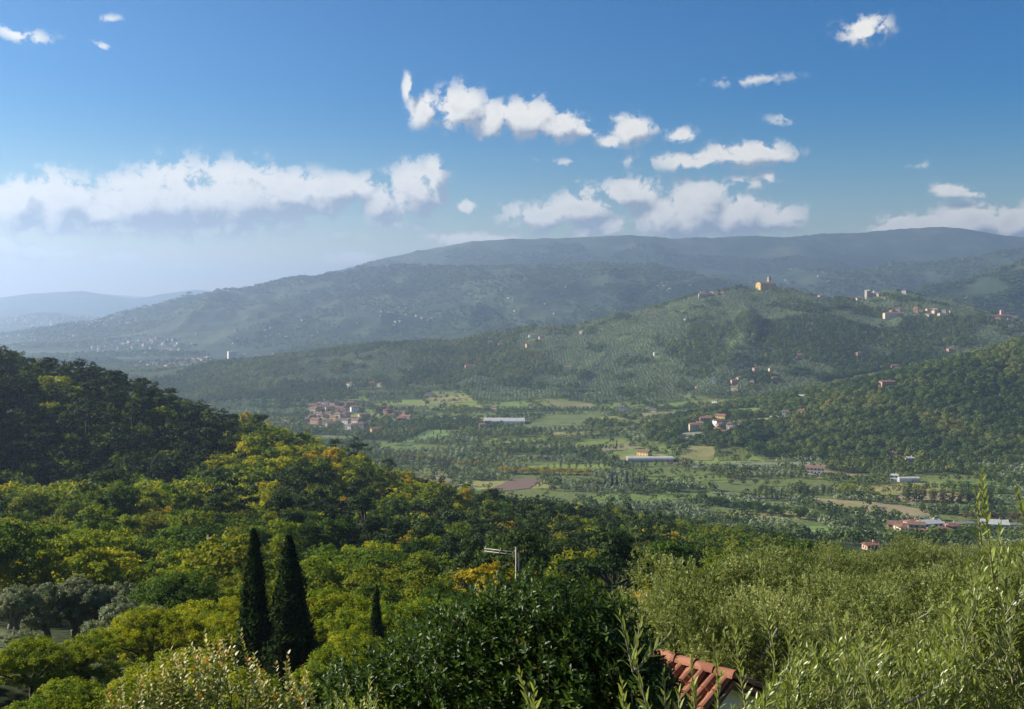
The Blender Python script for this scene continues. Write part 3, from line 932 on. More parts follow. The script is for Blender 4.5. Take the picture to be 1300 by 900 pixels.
def proto(kind, lod, v):
    key = (kind, lod, v)
    if key not in _protos:
        rng = np.random.RandomState((sum(map(ord, kind)) * 13 + lod * 101 + v * 7) % 99991)
        H, R = SPEC[kind]
        H *= rng.uniform(.85, 1.15); R *= rng.uniform(.74, 1.1)
        V, t, tm = make_tree(kind, rng, H, R, lod, kind)
        Q = np.arange(len(V)).reshape(-1, 4)
        bark = M['olive_bark'] if kind == 'olive' else M['bark']
        cm = quad_mesh(kind + '_crown', V, Q, M[kind], t)
        if tm is not None and lod >= 2:
            trm = tm.mesh(kind + '_trunk', bark, smooth=True)
        else:
            trm = None
        whole = None
        if lod == 1 and tm is not None:
            q4 = [f for f in tm.F if len(f) == 4]
            V2 = np.concatenate([V, np.array(tm.V, float).reshape(-1, 3)])
            Q2 = np.concatenate([Q, np.array(q4) + len(V)])
            whole = quad_mesh(kind + '_tree', V2, Q2, [M[kind], bark], np.concatenate([t, np.full(len(tm.V), .5)]), matidx=np.r_[np.zeros(len(Q)), np.ones(len(q4))])
        _protos[key] = dict(V=V, t=t, crown=cm, trunk=trm, whole=whole, H=H, R=R)
    return _protos[key]


def plant(kind, lod, v, x, y, z, sc, rz, shade, label, group, cat='tree', name=None, wide=1.0):
    p = proto(kind, lod, v)
    name = name or TREENAME[kind]
    if p['whole'] is not None:
        o = put(name, p['whole'], (x, y, z), rz, (sc * wide, sc * wide, sc)); o.color = (shade, .5, .5, 1)
    else:
        o = empty(name, (x, y, z), rz, (sc * wide, sc * wide, sc))
        c = put('crown', p['crown'], parent=o); c.color = (shade, .5, .5, 1)
        if p['trunk'] is not None: put('trunk', p['trunk'], parent=o)
    props(o, label, cat, group)
    return o


def merged(name, templates, X, Y, Z, S, RZ, which, tint, material, wide=None):
    """many small crowns in one mesh: what nobody could count"""
    VV, TT = [], []
    for k, tp in enumerate(templates):
        s = which == k
        n = int(s.sum())
        if not n: continue
        V = tp['V'].astype(np.float32); c, sn = np.cos(RZ[s])[:, None], np.sin(RZ[s])[:, None]
        sc = S[s][:, None]; w = sc * (wide[s][:, None] if wide is not None else 1)
        out = np.empty((n, len(V), 3), np.float32)
        out[..., 0] = X[s][:, None] + (V[:, 0] * c - V[:, 1] * sn) * w
        out[..., 1] = Y[s][:, None] + (V[:, 0] * sn + V[:, 1] * c) * w
        out[..., 2] = Z[s][:, None] + V[:, 2] * sc
        VV.append(out.reshape(-1, 3)); TT.append(np.clip(tint[s][:, None] + tp['t'][None] - .5, 0, 1).ravel())
    V = np.concatenate(VV); T = np.concatenate(TT)
    o = put(name, quad_mesh(name, V, np.arange(len(V)).reshape(-1, 4), material, T)); o.color = (.5, .5, .5, 1)
    return o


def far_template(seed, n, R, H, size, olive=False):
    """a small crown of outward-facing sprays for trees that show a few pixels high"""
    rng = np.random.RandomState(seed)
    d = unit(rng.normal(size=(n, 3))); d[:, 2] = np.abs(d[:, 2]) * 1.1 - .25; d = unit(d)
    lump = .8 + .35 * rng.rand(n)
    C = d * lump[:, None] * np.array([R, R, H * .5]) + np.array([0, 0, H * .52])
    nrm = unit(d + rng.normal(size=(n, 3)) * .3)
    s = rng.uniform(.7, 1.3, n) * size
    V = leaf_quads(C, nrm, s, s * .85, rng)
    return dict(V=V, t=np.repeat(np.clip(rng.normal(.5, .1, n), 0, 1), 4))

# ------------------------------------------------------------------ the wood on the near hillside
GRAD = {
    'pine': ['dark umbrella pine with black-green needles', 'umbrella pine with deep green needles', 'umbrella pine with lighter grey-green needles'],
    'oak': ['dense dark green oak with rounded crown', 'rounded mid green oak', 'oak with yellowing olive-green leaves'],
    'locust': ['feathery green locust tree', 'feathery yellow-green locust tree', 'feathery locust tree turned bright yellow'],
    'golden': ['autumn maple with dull gold leaves', 'autumn maple with golden yellow leaves', 'autumn maple with orange-gold leaves'],
    'olive': ['old olive tree with dull green crown', 'olive tree with silvery green crown', 'olive tree with pale silvery crown'],
}


def zone(px, py, d):
    if d > 292 and px < 310: return 'crest of the shaded hill' if py < 520 else 'shaded flank under the pine crest'
    if px > 850: return 'dark spur behind the olive grove'
    if d > 330: return 'wooded ridge in front of the valley'
    if px < 345 and d > 165: return 'sunlit slope below the shaded hill'
    if d > 165: return 'wooded hollow behind the power pole'
    if px < 560: return 'slope above the cypress pair'
    return 'gully behind the glossy laurel'


MIX = {'crest of the shaded hill': dict(pine=.76, oak=.18, locust=.06), 'shaded flank under the pine crest': dict(pine=.66, oak=.30, locust=.04),
       'dark spur behind the olive grove': dict(oak=.72, pine=.12, locust=.16), 'wooded ridge in front of the valley': dict(pine=.30, oak=.40, locust=.24, golden=.06),
       'sunlit slope below the shaded hill': dict(locust=.52, oak=.36, pine=.10, golden=.02), 'wooded hollow behind the power pole': dict(pine=.50, oak=.30, locust=.12, golden=.08),
       'slope above the cypress pair': dict(locust=.66, oak=.32, golden=.02), 'gully behind the glossy laurel': dict(pine=.34, oak=.36, locust=.16, golden=.14)}
GOLD = [(830, 688, 34, 16), (700, 668, 30, 16), (665, 690, 16, 12), (770, 712, 34, 16), (560, 612, 20, 10)]
YELLOW = [(72, 478, 16, 9), (400, 575, 70, 26), (480, 605, 60, 22), (300, 575, 30, 26), (330, 610, 40, 30), (470, 575, 30, 10), (60, 612, 50, 10), (215, 607, 40, 10), (330, 548, 26, 10)]


SKYLINE = ([-200, 0, 60, 130, 190, 225, 270, 330, 420, 500, 560, 640, 700, 760, 830, 900, 1000, 1060, 1100, 1400],
           [395, 441, 448, 460, 474, 498, 522, 520, 543, 578, 602, 621, 627, 631, 639, 650, 678, 694, 706, 712])
HOLD = [(345, 640, 560, 60), ]


def near_wood():
    rng = np.random.RandomState(11)
    S = 7.0
    gx, gy = np.meshgrid(np.arange(-330, 330, S), np.arange(36, 500, S))
    x = (gx + rng.uniform(-.42, .42, gx.shape) * S).ravel(); y = (gy + rng.uniform(-.42, .42, gx.shape) * S).ravel()
    z = ground(x, y)
    px, py = project(x, y, z + 9)
    keep = in_sight(x, y, z + 10.5, 0.0, 31) & (np.hypot(x, y) < 500)
    keep &= y > 62
    keep &= ~((px > 835) & (y < 118)) & ~((px > 760) & (y < 60))
    bx, by, _ = pix(20, 800, 62)
    keep &= np.hypot(x - bx, (y - by)) > 14
    keep &= ~((px < 215) & (y > 52) & (y < 100))           # the grey olives stand here
    cx, cy_, _ = pix(348, 860, 58)
    keep &= ~((np.abs(x - cx) < 6) & (np.abs(y - cy_ + 3) < 9))
    keep &= ~((px > 290) & (px < 420) & (y < 72))
    x, y, z, px, py = [a[keep] for a in (x, y, z, px, py)]
    recs = []
    yl = fbm(x, y, 38, 3, seed=31)
    for i in range(len(x)):
        zn = zone(px[i], py[i], y[i])
        mx = dict(MIX[zn])
        gd = max(0, max(1.25 - math.hypot((px[i] - a) / rx, (py[i] - b) / ry) for a, b, rx, ry in GOLD))
        ye = max(0, max(1.25 - math.hypot((px[i] - a) / rx, (py[i] - b) / ry) for a, b, rx, ry in YELLOW))
        if gd > 0: mx['golden'] = mx.get('golden', 0) + 2.2 * min(gd, 1)
        if ye > 0: mx['locust'] = mx.get('locust', 0) + 2.2 * min(ye, 1)
        mx['locust'] = mx.get('locust', 0) * (1 + max(0, (yl[i] - .5) * 8)); mx['oak'] = mx.get('oak', 0) * (1 + max(0, (.5 - yl[i]) * 6))
        ks = list(mx); w = np.array([mx[k] for k in ks]); k = ks[rng.choice(len(ks), p=w / w.sum())]
        sh = float(np.clip(rng.normal(.5, .2) + (.22 if ye > .3 else 0), 0, 1))
        if k == 'oak' and zn in ('sunlit slope below the shaded hill', 'slope above the cypress pair'): sh = min(1, sh + .12)
        sc0 = rng.uniform(.62, 1.32)
        # nothing here grew above the ridge line the photograph shows
        H0 = SPEC[k][0] * sc0 * 1.02
        limit = np.interp(px[i], *SKYLINE) + rng.uniform(-3, 12)
        ztop = float(pix(px[i], limit, y[i])[2])
        if z[i] + H0 > ztop: sc0 *= (ztop - z[i]) / H0
        if sc0 < .42: continue
        recs.append((k, x[i], y[i], z[i], px[i], py[i], sh, zn, sc0, rng.rand() * 6.28, rng.randint(0, 99), rng.uniform(.9, 1.15)))
    rest = {}
    for kind in ('pine', 'oak', 'locust', 'golden'):
        rs = sorted([r for r in recs if r[0] == kind], key=lambda r: r[2] / r[8])
        for n, (k, X, Y, Z, PX, PY, sh, zn, sc, rz, v, wd) in enumerate(rs):
            if n < 285:
                lod = 3 if Y < 95 else (2 if Y < 230 else 1)
                nv = {1: 5, 2: 5, 3: 3}[lod]
                g = GRAD[k][0 if sh < .38 else (1 if sh < .66 else 2)]
                if Y < 95: sc *= .72
                plant(k, lod, v % nv, X, Y, Z, sc, rz, sh, g + ' on the ' + zn if 'gully' not in zn and 'hollow' not in zn else g + ' in the ' + zn, 'wood: ' + g + ', ' + zn, wide=wd)
            else:
                rest.setdefault(k, []).append((X, Y, Z, sc, rz, v % 5, sh, wd))
    for k, rs in rest.items():
        a = np.array(rs)
        tp = [proto(k, 1, q) for q in range(5)]
        o = merged({'pine': 'pine_woods', 'oak': 'oak_woods', 'locust': 'locust_woods', 'golden': 'maple_woods'}[k], tp, a[:, 0], a[:, 1], a[:, 2], a[:, 3], a[:, 4], a[:, 5].astype(int), a[:, 6], M[k], a[:, 7])
        props(o, kind='stuff')
    print('near wood', len(recs), {k: sum(r[0] == k for r in recs) for k in MIX['wooded ridge in front of the valley']})


near_wood()

# low scrub under and between the trees
def undergrowth():
    rng = np.random.RandomState(12)
    n = 15000
    d = np.exp(rng.uniform(np.log(95), np.log(490), n)); t = np.radians(rng.uniform(-30, 12, n))
    x, y = d * np.sin(t), d * np.cos(t); z = ground(x, y)
    bx, by, _ = pix(20, 800, 62)
    k = in_sight(x, y, z + 4, 0, 30) & (np.hypot(x - bx, y - by) > 14)
    x, y, z = x[k], y[k], z[k]
    r2 = np.random.RandomState(5)
    tps = []
    for s in range(4):
        V, t_, cc = crown(r2, [(0, 0, .9, 1.5, 1.5, .9), (.8, .4, .7, 1, 1, .8)], 26, 420, .5, .30, .2)
        tps.append(dict(V=V, t=t_))
    o = merged('undergrowth', tps, x, y, z - .2, rng.uniform(.8, 1.9, len(x)) * np.where(y > 300, 1.5, 1), rng.rand(len(x)) * 6.28, rng.randint(0, 4, len(x)), np.clip(rng.normal(.42, .2, len(x)), 0, 1), M['oak'])
    props(o, kind='stuff')


undergrowth()

# ------------------------------------------------------------------ fields on the valley floor (photograph corners, laid on the land)
FIELD_POLYS = []       # world polygons that keep trees off


def striped(name, ca, cb, freq, ang):
    m, nt, out = mat(name)
    p = nt.nodes.new('ShaderNodeBsdfPrincipled'); p.inputs['Roughness'].default_value = .95; p.inputs['Specular IOR Level'].default_value = .1
    tc = nt.nodes.new('ShaderNodeTexCoord'); mp = nt.nodes.new('ShaderNodeMapping'); mp.inputs['Rotation'].default_value = (0, 0, ang)
    nt.links.new(tc.outputs['Object'], mp.inputs['Vector'])
    w = nt.nodes.new('ShaderNodeTexWave'); w.inputs['Scale'].default_value = freq; w.inputs['Distortion'].default_value = 1.5; w.inputs['Detail'].default_value = 2
    nt.links.new(mp.outputs[0], w.inputs['Vector'])
    nz = noisen(nt, .05, 5, .6)
    c = mixc(nt, w.outputs['Fac'], ca, cb)
    c = mixc(nt, mathn(nt, 'MULTIPLY', nz, .5), c, tuple(.6 * q for q in ca))
    nt.links.new(c, p.inputs['Base Color']); nt.links.new(p.outputs[0], out.inputs['Surface'])
    return m


M['meadow'] = plain('meadow_grass', (.115, .150, .040), .95, .3, .03)
M['bright_meadow'] = plain('bright_meadow_grass', (.14, .22, .05), .95, .25, .03)
M['dry_meadow'] = plain('dry_meadow_grass', (.20, .19, .07), .95, .3, .03)
M['tan_field'] = plain('tan_stubble', (.27, .22, .13), .95, .25, .04)
M['plough'] = striped('ploughed_soil', (.22, .15, .12), (.17, .115, .095), .18, .4)
M['vine'] = striped('vineyard_rows', (.15, .17, .045), (.075, .11, .03), .065, .2)
M['road'] = plain('asphalt', (.16, .16, .16), .9, .15, .1)
M['grey_field'] = plain('pale_field', (.20, .21, .15), .95, .2, .05)


def field(name, corners, m, lift=.45, nu=10, nv=6, world=None):
    P = np.array(world if world is not None else [hit(*c)[:2] for c in corners], float)
    FIELD_POLYS.append(P)
    u, v = np.meshgrid(np.linspace(0, 1, nu), np.linspace(0, 1, nv), indexing='ij')
    u, v = u[..., None], v[..., None]
    XY = (P[0] * (1 - u) + P[1] * u) * (1 - v) + (P[3] * (1 - u) + P[2] * u) * v
    x, y = XY[..., 0].ravel(), XY[..., 1].ravel()
    # ragged margins
    x = x + 3 * (fbm(x, y, 18, 2, seed=8) - .5); y = y + 6 * (fbm(x, y, 22, 2, seed=9) - .5)
    V = np.stack([x, y, ground(x, y) + lift], 1)
    i, j = np.meshgrid(np.arange(nu - 1), np.arange(nv - 1), indexing='ij')
    q = lambda a, b: a * nv + b
    Q = np.stack([q(i, j), q(i + 1, j), q(i + 1, j + 1), q(i, j + 1)], -1).reshape(-1, 4)
    o = put(name, quad_mesh(name, V, Q, m, smooth=True))
    if o.data.polygons[0].normal.z < 0: o.data.flip_normals()
    props(o, kind='structure')
    return o


FIELDS = [  # name, corners (left-near, right-near, right-far, left-far), material
    ('ploughed_field', [(612, 626), (672, 620), (694, 606), (650, 608)], 'plough'),
    ('meadow_field', [(505, 563), (560, 557), (592, 547), (545, 545)], 'bright_meadow'),
    ('meadow_field', [(655, 547), (735, 541), (770, 525), (690, 527)], 'meadow'),
    ('meadow_field', [(808, 531), (856, 530), (858, 522), (812, 523)], 'dry_meadow'),
    ('dry_field', [(690, 517), (760, 519), (750, 511), (700, 509)], 'dry_meadow'),
    ('vineyard_field', [(862, 583), (906, 584), (908, 567), (874, 566)], 'dry_meadow'),
    ('vineyard_field', [(912, 585), (948, 585), (952, 570), (914, 569)], 'vine'),
    ('meadow_field', [(885, 618), (962, 628), (968, 613), (920, 612)], 'meadow'),
    ('dry_field', [(1030, 646), (1098, 652), (1100, 641), (1040, 633)], 'dry_meadow'),
    ('tan_field', [(1098, 652), (1200, 662), (1180, 648), (1105, 637)], 'tan_field'),
    ('tan_field', [(1012, 634), (1110, 642), (1100, 637), (1015, 631)], 'tan_field'),
    ('pale_field', [(880, 594), (1050, 592), (1040, 586), (880, 588)], 'grey_field'),
    ('meadow_field', [(910, 528), (975, 524), (965, 518), (912, 520)], 'meadow'),
    ('dry_field', [(910, 542), (985, 536), (975, 530), (915, 534)], 'dry_meadow'),
    ('meadow_field', [(1258, 648), (1340, 648), (1340, 640), (1262, 641)], 'bright_meadow'),
    ('meadow_field', [(1000, 684), (1060, 680), (1050, 668), (1005, 668)], 'bright_meadow'),
    ('meadow_field', [(380, 562), (440, 562), (450, 553), (400, 552)], 'meadow'),
    ('dry_field', [(1040, 400), (1085, 398), (1080, 393), (1045, 394)], 'meadow'),
    ('meadow_field', [(860, 560), (900, 556), (890, 548), (862, 550)], 'grey_field'),
]
for nm, cn, mm in FIELDS: field(nm, cn, M[mm])


def road(pts, width, name='road'):
    P = np.array([hit(*p)[:2] for p in pts])
    # dense centre line
    t = np.linspace(0, len(P) - 1, (len(P) - 1) * 14 + 1)
    cx = np.interp(t, np.arange(len(P)), P[:, 0]); cy_ = np.interp(t, np.arange(len(P)), P[:, 1])
    d = unit(np.stack([np.gradient(cx), np.gradient(cy_)], 1)); nn = np.stack([-d[:, 1], d[:, 0]], 1) * width / 2
    a = np.stack([cx, cy_], 1) + nn; b = np.stack([cx, cy_], 1) - nn
    V = np.concatenate([np.c_[a, ground(a[:, 0], a[:, 1]) + .55], np.c_[b, ground(b[:, 0], b[:, 1]) + .55]])
    n = len(a); i = np.arange(n - 1)
    o = put(name, quad_mesh(name, V, np.stack([i, i + n, i + n + 1, i + 1], 1), M['road'])); props(o, kind='structure')
    if o.data.polygons[0].normal.z < 0: o.data.flip_normals()
    FIELD_POLYS.append(np.array([a[0], a[-1], b[-1], b[0]]))


road([(1190, 665), (1240, 663), (1340, 668)], 9)
road([(905, 625), (960, 631), (1010, 632)], 7)
road([(850, 588), (930, 590), (1010, 590)], 6, 'farm_track')


def in_polys(x, y, polys, grow=1.0):
    r = np.zeros(len(x), bool)
    for P in polys:
        c = P.mean(0); Pg = c + (P - c) * grow
        s = np.zeros(len(x), bool)
        j = len(Pg) - 1
        for i in range(len(Pg)):
            (xi, yi), (xj, yj) = Pg[i], Pg[j]
            with np.errstate(divide='ignore', invalid='ignore'):
                s ^= ((yi > y) != (yj > y)) & (x < (xj - xi) * (y - yi) / (yj - yi + 1e-12) + xi)
            j = i
        r |= s
    return r

# ------------------------------------------------------------------ houses of the valley and the hills
def house_meshes(key, w, d, h, wall, roofm, hip, storeys, pitch=.38, detail=False):
    """wall shell, roof, chimney, and the opening meshes for a farmhouse; origin at the base centre"""
    b = MB()
    V = [(-w / 2, -d / 2, -2), (w / 2, -d / 2, -2), (w / 2, d / 2, -2), (-w / 2, d / 2, -2), (-w / 2, -d / 2, h), (w / 2, -d / 2, h), (w / 2, d / 2, h), (-w / 2, d / 2, h)]
    Fc = [(0, 1, 5, 4), (1, 2, 6, 5), (2, 3, 7, 6), (3, 0, 4, 7), (4, 5, 6, 7)]
    rh = d / 2 * pitch * 2
    if not hip:
        V += [(-w / 2, 0, h + rh * .5), (w / 2, 0, h + rh * .5)]; Fc[4] = (4, 8, 7); Fc.append((5, 6, 9))
    mi = [0] * len(Fc)
    if not detail:                        # openings a pixel wide stay in the wall's own mesh
        n = max(2, int(w / 3.2))
        for s in range(storeys):
            zc = 1.0 + s * h / storeys
            for k in range(n):
                xx = -w / 2 + w * (k + .5) / n
                for sy in (-1, 1):
                    y = sy * (d / 2 + .03); i0 = len(V)
                    V += [(xx - .5, y, zc), (xx + .5, y, zc), (xx + .5, y, zc + 1.4), (xx - .5, y, zc + 1.4)]
                    Fc.append((i0, i0 + 1, i0 + 2, i0 + 3) if sy < 0 else (i0 + 3, i0 + 2, i0 + 1, i0)); mi.append(1)
            for sx in (-1, 1):
                x = sx * (w / 2 + .03); i0 = len(V)
                V += [(x, -.5, zc), (x, .5, zc), (x, .5, zc + 1.4), (x, -.5, zc + 1.4)]
                Fc.append((i0, i0 + 1, i0 + 2, i0 + 3)); mi.append(1)
    wm_ = poly_mesh('wall', V, Fc, [M['wall_' + wall], M['window']], matidx=mi)
    e, t = .45, .22
    W, D = w / 2 + e, d / 2 + e
    z0 = h - e * pitch + .02; z1 = h + rh * .5 + .06
    rx = (W - D * .95) if hip else W
    rx = max(rx, .3)
    base = [(-W, -D, z0), (W, -D, z0), (W, D, z0), (-W, D, z0), (-rx, 0, z1), (rx, 0, z1)]
    top = [(x, y, z + t) for x, y, z in base]
    Vr = base + top
    up = [(6, 7, 11, 10), (8, 9, 10, 11), (7, 8, 11), (9, 6, 10)]
    dn = [(4, 5, 1, 0), (5, 4, 3, 2), (5, 2, 1), (4, 0, 3)]
    sd_ = [(0, 1, 7, 6), (1, 2, 8, 7), (2, 3, 9, 8), (3, 0, 6, 9)]
    rm = poly_mesh('roof', Vr, up + dn + sd_, M[roofm])
    c = MB(); c.box(w * .18, w * .18 + .8, -.3, .4, h + .2, z1 + 1.1); c.box(w * .18 - .12, w * .18 + .92, -.42, .52, z1 + 1.1, z1 + 1.25)
    cm = c.mesh('chimney', M['wall_' + wall])
    return wm_, rm, cm, rh


_hc = {}


def house(x, y, z, rz, w, d, storeys, wall, roofm, hip, label, group, cat='house', name='house', detail=False, chimney=True):
    h = storeys * 2.9 + .3
    key = (w, d, storeys, wall, roofm, hip, detail)
    if key not in _hc: _hc[key] = house_meshes(key, w, d, h, wall, roofm, hip, storeys, detail=detail)
    wm_, rm, cm, rh = _hc[key]
    o = empty(name, (x, y, z), rz)
    put('wall', wm_, parent=o); r = put('roof', rm, parent=o)
    if chimney: put('chimney', cm, parent=r)
    if detail:
        if 'win' not in _hc:
            b = MB(); b.box(-.5, .5, -.04, .06, 0, 1.4); _hc['win'] = b.mesh('window', M['window'])
            b = MB(); b.box(-.27, .27, -.06, .05, -.02, 1.42); _hc['shut'] = b.mesh('shutter', M['shutter'])
            b = MB(); b.box(-.55, .55, -.05, .06, 0, 2.2); _hc['door'] = b.mesh('door', M['timber'])
        n = max(2, int(w / 3.4))
        for s in range(storeys):
            for k in range(n):
                xx = -w / 2 + w * (k + .5) / n
                if s == 0 and k == n // 2:
                    put('door', _hc['door'], (xx, -d / 2, .05), 0, parent=o); continue
                q = put('window', _hc['win'], (xx, -d / 2, 1 + s * h / storeys), 0, parent=o)
                put('shutter', _hc['shut'], (-.79, 0, 0), parent=q); put('shutter', _hc['shut'], (.79, 0, 0), parent=q)
            for sx in (-1, 1):
                for k in (-1, 1):
                    put('window', _hc['win'], (sx * w / 2, k * d * .22, 1 + s * h / storeys), sx * pi / 2, parent=o)
    props(o, label, cat, group)
    HOUSE_XY.append((x, y, max(w, d) * .6 + 2.5))
    r_ = math.hypot(x, y)
    for q in (10, 18): HOUSE_XY.append((x * (1 - q / r_), y * (1 - q / r_), w * .45))
    return o


HOUSE_XY = []
ROOFS = {'roof': 'terracotta', 'roof_brown': 'brown', 'roof_pale': 'pale sheet'}
# single houses: photograph position of the base, width in metres, wall, roof, storeys, hip, where it stands
SINGLE = [
    (1035, 600, 22, 'white', 'roof', 2, 0, 'beside the russet tree row on the valley floor'),
    (818, 579, 17, 'yellow', 'roof_brown', 2, 0, 'beside the long grey greenhouse'),
    (613, 543, 13, 'pink', 'roof', 2, 1, 'in front of the white greenhouse'),
    (628, 520, 15, 'cream', 'roof', 2, 1, 'above the white greenhouse at the foot of the olive hill'),
    (790, 522, 15, 'white', 'roof_brown', 3, 1, 'among trees at the foot of the castle hill'),
    (830, 522, 10, 'white', 'roof_brown', 1, 0, 'at the edge of the dry meadow below the castle hill'),
    (720, 471, 20, 'yellow', 'roof_brown', 3, 1, 'halfway up the olive slope right of the wooded gully'),
    (740, 495, 12, 'pink', 'roof', 1, 0, 'low on the olive slope under the yellow villa'),
    (545, 503, 13, 'white', 'roof_brown', 2, 1, 'on the lower olive slope above the bright meadow'),
    (549, 503, 9, 'yellow', 'roof_brown', 2, 0, 'next to the white house above the bright meadow'),
    (597, 467, 26, 'pink', 'roof', 2, 0, 'long on the terrace of the olive hill'),
    (635, 424, 15, 'cream', 'roof_brown', 2, 1, 'on the crest line of the olive hill'),
    (677, 429, 24, 'white', 'roof', 2, 0, 'just under the crest of the olive hill'),
    (706, 425, 16, 'stone', 'roof_brown', 2, 0, 'among trees under the olive hill crest'),
    (738, 424, 12, 'cream', 'roof', 2, 1, 'at the crest where the castle hill begins to rise'),
    (832, 450, 8, 'white', 'roof_pale', 1, 0, 'alone in the olive groves of the castle hill'),
    (905, 486, 11, 'white', 'roof', 3, 1, 'tall on the lower castle slope'),
    (884, 492, 9, 'white', 'roof_brown', 1, 0, 'lowest on the lower castle slope'),
    (932, 486, 14, 'pink', 'roof', 2, 0, 'upper of two among cypresses on the castle slope'),
    (933, 495, 15, 'cream', 'roof', 2, 0, 'lower of two among cypresses on the castle slope'),
    (908, 512, 11, 'white', 'roof', 2, 1, 'at the foot of the castle slope above the vineyards'),
    (1019, 507, 13, 'white', 'roof_pale', 2, 0, 'in olives at the foot of the castle hill'),
    (1015, 454, 14, 'pink', 'roof_brown', 2, 0, 'in the middle of the castle slope'),
    (1090, 452, 13, 'pink', 'roof', 2, 1, 'bright on the castle slope under the shadow'),
    (1126, 489, 24, 'pink', 'roof', 2, 0, 'broad at the saddle above the right-hand wood'),
    (1136, 467, 16, 'pink', 'roof', 2, 1, 'by the white one in olives above the saddle'),
    (1157, 466, 10, 'white', 'roof_brown', 2, 0, 'by the pink one in olives above the saddle'),
    (1206, 447, 14, 'pink', 'roof', 2, 1, 'high in olives above the right-hand wood'),
    (1284, 418, 14, 'white', 'roof_brown', 3, 1, 'alone on the far shoulder of the castle hill'),
    (1180, 426, 8, 'white', 'roof_brown', 1, 0, 'under the village row on the castle hill'),
    (1098, 424, 9, 'white', 'roof_pale', 1, 0, 'tiny under the shaded flank of the castle hill'),
    (1110, 424, 8, 'white', 'roof', 1, 0, 'tiny beside the white hut under the shaded flank'),
    (870, 407, 8, 'white', 'roof', 1, 0, 'small below the castle woods'),
    (827, 402, 17, 'cream', 'roof', 2, 0, 'at the western end of the castle crest'),
    (1135, 610, 9, 'white', 'roof_pale', 2, 0, 'by the farm sheds under the right-hand wood'),
    (938, 542, 10, 'white', 'roof', 2, 0, 'bright white among trees near the vineyards'),
    (911, 552, 11, 'ochre', 'roof', 3, 1, 'small with tower-like shape above the vineyards'),
    (1018, 526, 15, 'yellow', 'roof_brown', 2, 1, 'last of the row of villas by the meadow'),
    (998, 530, 12, 'white', 'roof_brown', 3, 1, 'tall in the row of villas by the meadow'),
    (983, 532, 13, 'white', 'roof_pale', 1, 0, 'low in the row of villas by the meadow'),
    (916, 532, 17, 'ochre', 'roof', 2, 0, 'with long ochre front at the meadow edge'),
    (900, 534, 16, 'cream', 'roof', 2, 1, 'beside the ochre one at the meadow edge'),
    (1105, 697, 9, 'pink', 'roof', 1, 0, 'just below the dark oak spur'),
    (1110, 690, 8, 'pink', 'roof', 2, 1, 'small above the pink cottage by the oak spur'),
    (1131, 578, 12, 'pink', 'roof_brown', 1, 0, 'on the olive terraces in the right-hand wood'),
    (1155, 584, 10, 'white', 'roof_pale', 1, 0, 'small on the olive terraces in the right-hand wood'),
]
SZ = {'cream': 'cream', 'white': 'white', 'ochre': 'ochre', 'pink': 'pink', 'grey': 'grey', 'yellow': 'yellow', 'stone': 'stone'}


